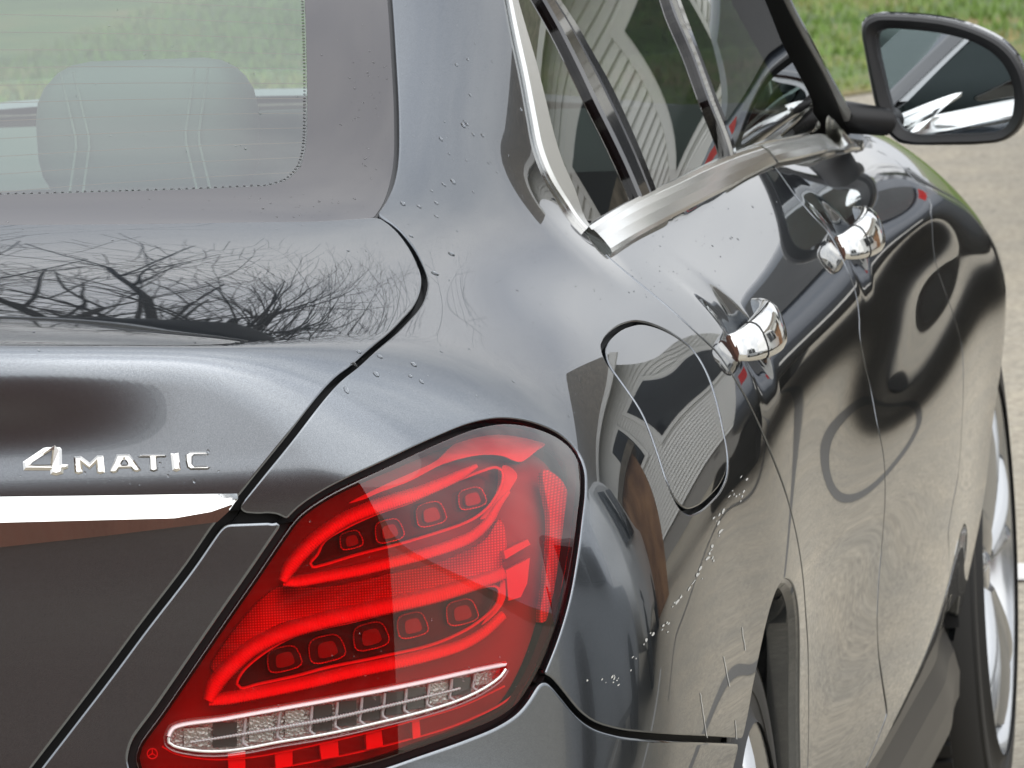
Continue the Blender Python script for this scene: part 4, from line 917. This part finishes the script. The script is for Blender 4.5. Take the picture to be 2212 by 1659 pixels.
# white scuffs down the quarter panel
sc=MB()
chain=[(1562,1104),(1553,1112),(1551,1130),(1556,1148),(1538,1180),(1532,1196),(1528,1206),(1512,1228),(1505,1242),(1497,1258),(1488,1272),(1470,1290),(1463,1300),(1440,1345),(1432,1352),(1410,1370),(1396,1384),(1390,1392),(1366,1420),(1362,1448),(1332,1470),(1324,1474),(1300,1468),(1582,1060),(1596,1068),(1606,1062),(1585,1068),(1575,1072),(1600,1030),(1335,1480),(1308,1475),(1268,1470),(1430,1360)]
for (u_,v_) in chain+[(c[0]+rd_.normal(0,9),c[1]+rd_.normal(0,9)) for c in chain if rd_.rand()<.8]:
    big_=1.0 if (u_,v_) in chain[:16] else .55; a=rd_.uniform(-.3,.3)+(-1.05); ln=rd_.uniform(3,9)*big_; wd=rd_.uniform(1.4,3.)*big_
    pts=[(u_+ln*math.cos(a)*math.cos(q)-wd*math.sin(a)*math.sin(q)+rd_.uniform(-.8,.8),v_+ln*math.sin(a)*math.cos(q)+wd*math.cos(a)*math.sin(q)+rd_.uniform(-.8,.8)) for q in np.linspace(0,2*math.pi,8)[:-1]]
    P=U(*pts); n=grad(P); sc.add(list(P+n*.0004),[tuple(range(len(P)))])
for (a,b_) in (((1602,1355),(1610,1405)),((1562,1418),(1576,1484)),((1512,1497),(1519,1545)),((1519,1545),(1527,1594)),((1588,1556),(1591,1597))):
    t=np.linspace(0,1,8); l_=[(a[0]+(b_[0]-a[0])*k+rd_.uniform(-.6,.6),a[1]+(b_[1]-a[1])*k) for k in t]; P=U(*[(x-.7,y) for x,y in l_]); Q=U(*[(x+.7,y) for x,y in l_]); n=grad(P); sc.quadstrip(list(P+n*.0004),list(Q+n*.0004))
tag(sc.build('paint_scuffs',mat('scuff_white',(.52,.52,.49),.8),QP),kind='stuff')
# heater wires and dotted edge of the rear window
hm=mat('heater_wire',(.22,.10,.05),.5)
for k in range(-1,11):
    yl,yr=55+112*k,124+92.5*k; f_=lambda x:(yl+(yr-yl)*(x/1935)+18*math.sin(math.pi*x/1935)*-.6)*.3418
    xr=660 if f_(1935)<330 else 640
    pts=[(x*.3418,f_(x)) for x in np.linspace(-600,xr/.3418,16)]
    q=U(*[p for p in pts]); n=grad(q); b=MB(); b.tube(q-n*.0056,.00030,4,up=n,caps=False); b.build('heater_wire',hm,RW)
dt=MB(); C=toskin(clr); C=C[(uvof(C)[:,1]>-40)&(uvof(C)[:,0]>-40)]; n=grad(C); s_=0
ce=toskin(U((300,150)))[0]
for i in range(1,len(C)):
    s_+=np.linalg.norm(C[i]-C[i-1])
    if s_>.0042:
        s_=0; p=C[i]; t=C[i]-C[i-1]; t/=np.linalg.norm(t); h=np.cross(n[i],t); 
        if h@(ce-p)<0: h=-h
        c=p+h*.0022-n[i]*.0038; dt.add([c+.0013*(t*math.cos(a)+h*math.sin(a)) for a in np.linspace(0,2*math.pi,7)[:-1]],[tuple(range(6))])
tag(dt.build('frit_dots',M['frit'],RW),kind='stuff')
# ---------------------------------------------------------------- ground
def poly_sheet(name,P,m,kind='structure'):
    return tag(mesh_obj(name,P,[tuple(range(len(P)))],m,smooth=False),kind=kind)
pv=mat('pavement',(.3,.28,.24),.85); l=pv.node_tree.links.new
tc=N(pv,'ShaderNodeTexCoord')
n1=N(pv,'ShaderNodeTexNoise',Scale=70.,Detail=6.,Roughness=.7); n2=N(pv,'ShaderNodeTexNoise',Scale=2.2,Detail=6.,Roughness=.65); n3=N(pv,'ShaderNodeTexNoise',Scale=14.,Detail=4.,Roughness=.7)
for n_ in (n1,n2,n3): l(tc.outputs['Object'],n_.inputs['Vector'])
c1=ramp(pv,n1.outputs[0],[(.30,(.165,.148,.118)),(.50,(.315,.283,.225)),(.70,(.50,.45,.36))]); c2=ramp(pv,n2.outputs[0],[(.35,(.88,.89,.90)),(.65,(1.05,1.03,1.0))]); c3=ramp(pv,n3.outputs[0],[(.35,(.90,.90,.91)),(.65,(1.06,1.05,1.03))])
m1=N(pv,'ShaderNodeMix',data_type='RGBA',blend_type='MULTIPLY'); m1.inputs[0].default_value=1; l(c1,m1.inputs[6]); l(c2,m1.inputs[7])
m2=N(pv,'ShaderNodeMix',data_type='RGBA',blend_type='MULTIPLY'); m2.inputs[0].default_value=1; l(m1.outputs[2],m2.inputs[6]); l(c3,m2.inputs[7]); l(m2.outputs[2],bsdf(pv).inputs['Base Color'])
bp=N(pv,'ShaderNodeBump',Strength=.35,Distance=.01); l(n1.outputs[0],bp.inputs['Height']); l(bp.outputs[0],bsdf(pv).inputs['Normal'])
gr=mat('lawn_soil',(.08,.12,.03),.9); noise_col(gr,[(.35,(.05,.085,.02)),(.5,(.10,.15,.04)),(.62,(.20,.15,.06)),(.7,(.24,.17,.08))],1.5,8,.7)
def edge_x(y): return 15.05-1.78*(y-.48)
poly_sheet('ground',[(-400,-400,-.05),(400,-400,-.05),(400,400,-.05),(-400,400,-.05)],mat('far_ground',(.16,.16,.10),.9))
poly_sheet('lawn',[(edge_x(-40),-40,.0),(90,-40,.0),(90,60,.0),(edge_x(4.5),60,.0),(edge_x(4.5),4.5,.0)],gr)
poly_sheet('pavement',[(-60,-60,-.004),(edge_x(-60),-60,-.004),(edge_x(4.8),4.8,-.004),(edge_x(4.8),60,-.004),(-60,60,-.004)],pv)
wl=mat('line_paint',(.62,.61,.58),.7); noise_col(wl,[(.35,(.35,.33,.30)),(.5,(.66,.65,.62))],40,6,.7)
tag(mesh_obj('parking_line',[(5.14,-.86,.0),(5.33,-.86,.0),(5.33,3.2,.0),(5.14,3.2,.0)],[(0,1,2,3)],wl,smooth=False),'faded white parking line running past the nose of the car','road marking')
for i_,(y0,y1) in enumerate(((-3.65,-3.53),(-6.4,-6.28))):
    tag(mesh_obj('parking_line',[(-3,y0,.0),(5.14,y0,.0),(5.14,y1,.0),(-3,y1,.0)],[(0,1,2,3)],wl,smooth=False),('white bay line one space to the right of the car','white bay line farther to the right of the car')[i_],'road marking')
tm=mat('tar',(.075,.072,.066),.6)
def seam(pts,w):
    b=MB(); P=smooth_poly(np.array(pts,float),False,.3); t=np.gradient(P,axis=0); t/=np.linalg.norm(t,axis=1,keepdims=True); s_=np.stack([-t[:,1],t[:,0],t[:,2]*0],1); b.quadstrip(list(P-s_*w/2),list(P+s_*w/2)); return b
tag(seam([(2,-1.35,.0),(5,-1.5,.0),(9,-1.85,.0),(14,-3.,.0),(17,-5,.0)],.045).build('tar_seam',tm),'black tar seam snaking over the pavement right of the car','tar seam')
tag(seam([(4,-2.6,.0),(8,-2.5,.0),(12,-2.7,.0),(18,-4.6,.0)],.035).build('tar_seam',tm),'thinner tar seam beyond the first one','tar seam')
# lawn: blades in the strip the picture shows
rg_=np.random.RandomState(3); nb=46000; xs=rg_.uniform(13.5,26,nb); ys=rg_.uniform(-1.8,3.2,nb); k=xs>edge_x(ys)+rg_.uniform(-.05,.25,nb); xs,ys=xs[k],ys[k]; n_=len(xs)
dist=(xs-edge_x(ys)); hh=rg_.uniform(.015,.035,n_)*np.clip(.45+dist*.35,.4,1.1); an=rg_.uniform(0,2*math.pi,n_); ln=rg_.uniform(.1,.7,n_); wd=rg_.uniform(.003,.007,n_)
tx,ty=np.cos(an),np.sin(an); V=np.zeros((n_,3,3)); V[:,0]=np.stack([xs-ty*wd,ys+tx*wd,xs*0],1); V[:,1]=np.stack([xs+ty*wd,ys-tx*wd,xs*0],1); V[:,2]=np.stack([xs+tx*hh*ln,ys+ty*hh*ln,hh],1)
gm=mat('grass_blade',(.1,.17,.04),.6); noise_col(gm,[(.36,(.10,.19,.03)),(.50,(.17,.27,.05)),(.60,(.27,.26,.09)),(.68,(.38,.26,.12))],1.1,7,.7)
tag(mesh_obj('grass',V.reshape(-1,3),np.arange(n_*3).reshape(-1,3),gm,smooth=False),'short green lawn with dry brown patches along the pavement edge','grass',kind='stuff')
# ---------------------------------------------------------------- bare trees
def bare_tree(x,y,h,seed,label,m,spread=1.):
    rr=random.Random(seed); root=empty('bare_tree',label,'tree',(x,y,0),group='bare trees beyond the lawn'); T=MB(); Cn=MB(); Tw=MB()
    def grow(p,d,L_,r,lev):
        n=5 if lev<3 else 4; pts=[p]; rad=[r]; q=np.array(p); dd=np.array(d)
        for i in range(n):
            dd=dd+np.array([rr.uniform(-1,1),rr.uniform(-1,1),rr.uniform(-.5,.8)])*.05*(1+lev*.25); dd/=np.linalg.norm(dd); q=q+dd*L_/n; pts.append(q.copy()); rad.append(r*(1-.55*(i+1)/n))
            if lev<5 and i>=(2 if lev==0 else 1):
                for _ in range(2 if lev in (0,1,2) else 1):
                    if rr.random()<(.95 if lev<3 else .80):
                        a=rr.uniform(0,2*math.pi); u=np.cross(dd,[math.cos(a),math.sin(a),.3]); u/=np.linalg.norm(u)+1e-9
                        nd=dd*rr.uniform(.7,1.1)+u*rr.uniform(.5,.9)*spread*.85; nd/=np.linalg.norm(nd)
                        grow(q.copy(),nd,L_*rr.uniform(.50,.72),rad[-1]*rr.uniform(.5,.7),lev+1)
        (T if lev==0 else Cn if lev<3 else Tw).tube(pts,np.maximum(rad,.009 if lev<4 else .005),7 if lev==0 else 4 if lev<3 else 3,caps=False)
    grow(np.array([0,0,-.1]),np.array([0.,0,1.]),h*.52,h*.028,0)
    T.build('trunk',m,root); Cn.build('limbs',m,root); tag(Tw.build('twigs',m,root),kind='stuff'); return root
bark=mat('bark',(.035,.030,.026),.9)
for a in ((31,6.6,17,5,'tall bare tree straight ahead of the car'),(35,12.5,20,8,'tall bare tree left of the first one'),(40,6.5,19,12,'bare tree standing behind the first one')): bare_tree(*a[:4],a[4],bark)
# ---------------------------------------------------------------- pale sided house ahead on the right
sid=mat('siding',(.72,.72,.69),.5); roofm=mat('roof_shingle',(.13,.115,.095),.85); noise_col(roofm,[(.35,(.07,.062,.05)),(.65,(.19,.165,.13))],9,6,.7)
dkw=mat('dark_window',(.01,.012,.013),.04); wtrim=mat('white_trim',(.75,.75,.73),.5); brn=mat('brown_wood',(.30,.13,.05),.6); noise_col(brn,[(.35,(.15,.075,.04)),(.65,(.33,.18,.09))],3,6,.6)
HS=empty('sided_house','pale grey house with horizontal siding and a brown shingle roof','house',(15.0,-3.3,0),R(-20))
sb=MB()
for i in range(38):
    z0=.35+i*.082; sb.add([(0,0,z0),(0,-9,z0),(.0,-9,z0+.082),(0,0,z0+.082)],[(0,1,2,3)]) if 0 else sb.add([(-.028,0,z0),(-.028,-9,z0),(0,-9,z0+.082),(0,0,z0+.082),(0,0,z0),(0,-9,z0)],[(0,3,2,1),(4,0,1,5)])
sb.add([(-.0,0,.35),(6,0,.35),(6,0,3.45),(0,0,3.45)],[(0,1,2,3)]); tag(sb.build('siding',sid,HS),kind='stuff')
b=MB(); b.box((3,-4.5,.17),(5.96,8.96,.35)); b.build('foundation',mat('concrete',(.3,.29,.27),.9),HS)
b=MB(); b.add([(-.35,.25,3.4),(-.35,-9.25,3.4),(3,-9.25,5.2),(3,.25,5.2)],[(0,3,2,1)]); b.add([(3,.25,5.2),(3,-9.25,5.2),(6.4,-9.25,3.4),(6.4,.25,3.4)],[(0,3,2,1)]); b.build('roof',roofm,HS)
b=MB(); b.box((-.37,-4.5,3.38),(.10,9.5,.13)); b.build('gutter',wtrim,HS)
for (yy,zz,w_,h_) in ((-.8,2.2,.8,1.1),(-2.2,2.3,.9,1.0),(-3.6,1.5,.9,1.1),(-5.0,2.3,.8,1.1),(-6.6,1.7,.9,1.0),(-8.,2.2,.8,1.0)):
    b=MB(); b.box((-.035,yy,zz),(.05,w_+.2,h_+.2)); f_=b.build('window',sid,HS); b=MB(); b.box((-.06,yy,zz),(.03,w_,h_)); b.build('pane',dkw,f_)
# brown shed beside it
SD=empty('wooden_shed','orange brown wooden shed right of the sided house','shed',(9.5,-4.6,0),R(-20))
b=MB(); b.box((0,0,.85),(2.0,1.4,1.7)); b.build('wall',brn,SD); b=MB(); b.box((0,0,1.77),(2.3,1.7,.14)); b.build('roof',roofm,SD)
# ---------------------------------------------------------------- brick building behind the photographer
bk=mat('brick',(.2,.08,.05),.85); l=bk.node_tree.links.new; t_=N(bk,'ShaderNodeTexBrick',Scale=1.); t_.inputs['Color1'].default_value=(.105,.040,.026,1); t_.inputs['Color2'].default_value=(.145,.055,.036,1); t_.inputs['Mortar'].default_value=(.15,.085,.065,1)
t_.inputs['Mortar Size'].default_value=.010; t_.inputs['Brick Width'].default_value=.22; t_.inputs['Row Height'].default_value=.075
tc=N(bk,'ShaderNodeTexCoord'); sx=N(bk,'ShaderNodeSeparateXYZ'); cx=N(bk,'ShaderNodeCombineXYZ'); l(tc.outputs['Object'],sx.inputs[0]); l(sx.outputs[1],cx.inputs[0]); l(sx.outputs[2],cx.inputs[1]); l(cx.outputs[0],t_.inputs['Vector']); l(t_.outputs[0],bsdf(bk).inputs['Base Color'])
BB=empty('brick_building','long red brick building behind the camera','building',(-17,0,0))
b=MB(); b.box((-4,-.5,2.05),(8,25,4.1)); b.build('brick_wall',bk,BB); b=MB(); b.box((-4,-.5,4.19),(8.3,25.3,.18)); b.build('coping',mat('stone_coping',(.45,.43,.40),.8),BB)
for yy in (6.2,9.6): b=MB(); b.box((.0,yy,1.9),(.06,1.2,1.5)); f_=b.build('window',wtrim,BB); b=MB(); b.box((.03,yy,1.9),(.04,1.05,1.35)); b.build('pane',dkw,f_)
# ---------------------------------------------------------------- other parked vehicles
def vehicle(name,label,cat,loc,rz,L_,Wd,H,col,prof,glass_z,van=False):
    root=empty(name,label,cat,loc,rz,'vehicles parked to the right of the sedan'); pm=mat(name+'_paint',col,.3,.3,coat=1)
    P=smooth_poly(np.array([(x*L_,0,z*H) for x,z in prof],float),True,.08); n=len(P); b=MB(); R_=[]
    for s_,k in ((-1,1.),):
        pass
    def wz(z): return Wd/2*(1-.22*max(0,(z-glass_z)/(H-glass_z))**1.2) if z>glass_z else Wd/2*(1-.05*(1-z/glass_z)**2)
    c=P.mean(0)
    rings=[]
    for f_,ws in ((.93,1.0),(1.0,.955),(1.0,0),(1.0,-.955),(.93,-1.0)):
        rings.append([((c+(p-c)*f_)[0],wz(p[2])*ws,(c+(p-c)*f_)[2]) for p in P])
    for a,b_ in zip(rings[:-1],rings[1:]): b.quadstrip(a,b_,closed=True)
    b.add(rings[0],[tuple(range(n))]); b.add(rings[-1],[tuple(range(n))]); b.build('body',pm,root,smooth=True,sharp=50)
    g0,g1=glass_z+.04,H-.10
    for s_ in (-1,1):
        for (xa,xb) in ((.18,.42),(.44,.66)):
            b=MB(); yb0,yb1=wz(g0)*1.008*s_,wz(g1)*1.008*s_; b.add([(xa*L_,yb0,g0),(xb*L_,yb0,g0),(xb*L_-.08,yb1,g1),(xa*L_+.12,yb1,g1)],[(0,1,2,3)]); b.build('side_window',dkw,root)
    for cx_ in (.17,.81):
        for s_ in (-1,1):
            b=MB(); b.lathe([(0,-.01),(.2,-.015),(.22,0),(.34,0),(.36,.03),(.36,.2),(.2,.22)],(cx_*L_,s_*Wd/2*.97,.34),'y',n=28,sgn=-s_); b.build('wheel',M['tyre'],root)
    for s_ in (-1,1): b=MB(); b.box((.012*L_,s_*Wd*.38,glass_z*.82),(.05,.22,.28)); b.build('tail_lamp',mat('tail_red',(.5,.02,.02),.2),root)
    b=MB(); b.box((.0,0,glass_z*.5),(.03,.5,.12)); b.build('number_plate',wtrim,root)
    b=MB(); xb=prof[2][0]*L_; b.add([(.035*L_,-wz(g0)*.86,g0),(.035*L_,wz(g0)*.86,g0),(.085*L_,wz(g1)*.82,g1),(.085*L_,-wz(g1)*.82,g1)],[(0,1,2,3)]); b.build('rear_window',dkw,root)
    return root
SUV=[(.0,.28),(.01,.52),(.04,.62),(.10,.97),(.30,1.0),(.55,.98),(.70,.66),(.95,.58),(1.,.42),(.99,.22),(.5,.17)]
vehicle('parked_suv','dark blue SUV parked ahead on the right','car',(9.6,-1.95,0),R(2),4.8,1.95,1.72,(.050,.062,.082),SUV,1.08)
vehicle('parked_van','white van parked right of the sedan','van',(3.6,-5.0,0),R(-6),5.2,1.95,2.05,(.75,.75,.73),[(.0,.2),(.0,.6),(.03,.95),(.12,1.0),(.6,1.0),(.78,.62),(.97,.5),(1.,.3),(.98,.16),(.5,.14)],1.15)
vehicle('parked_hatchback','silver hatchback two bays to the right','car',(-1.0,-5.3,0),R(2),4.2,1.78,1.48,(.35,.36,.37),SUV,.95)
# narrow dark evergreen at the right end of the row of trees
ET=empty('evergreen_tree','narrow dark evergreen at the right end of the trees','tree',(33,1.5,0))
b=MB(); b.tube([(0,0,0),(0,0,5),(0,0,11.5)],[.16,.10,.02],8); b.build('trunk',bark,ET)
re_=np.random.RandomState(5); k_=5200; hz=re_.uniform(0,1,k_)**.8*10.6+1.0; rr_=(1.0-hz/12.)*1.5*re_.uniform(.3,1,k_)**.5*(.75+.35*np.sin(hz*5)); aa_=re_.uniform(0,2*math.pi,k_)
C_=np.stack([rr_*np.cos(aa_),rr_*np.sin(aa_),hz],1); V=C_[:,None,:]+re_.normal(0,.13,(k_,3,3))*[1,1,.7]
tag(mesh_obj('crown',V.reshape(-1,3),np.arange(k_*3).reshape(-1,3),mat('evergreen_needles',(.020,.030,.022),.8),ET,smooth=False),kind='stuff')
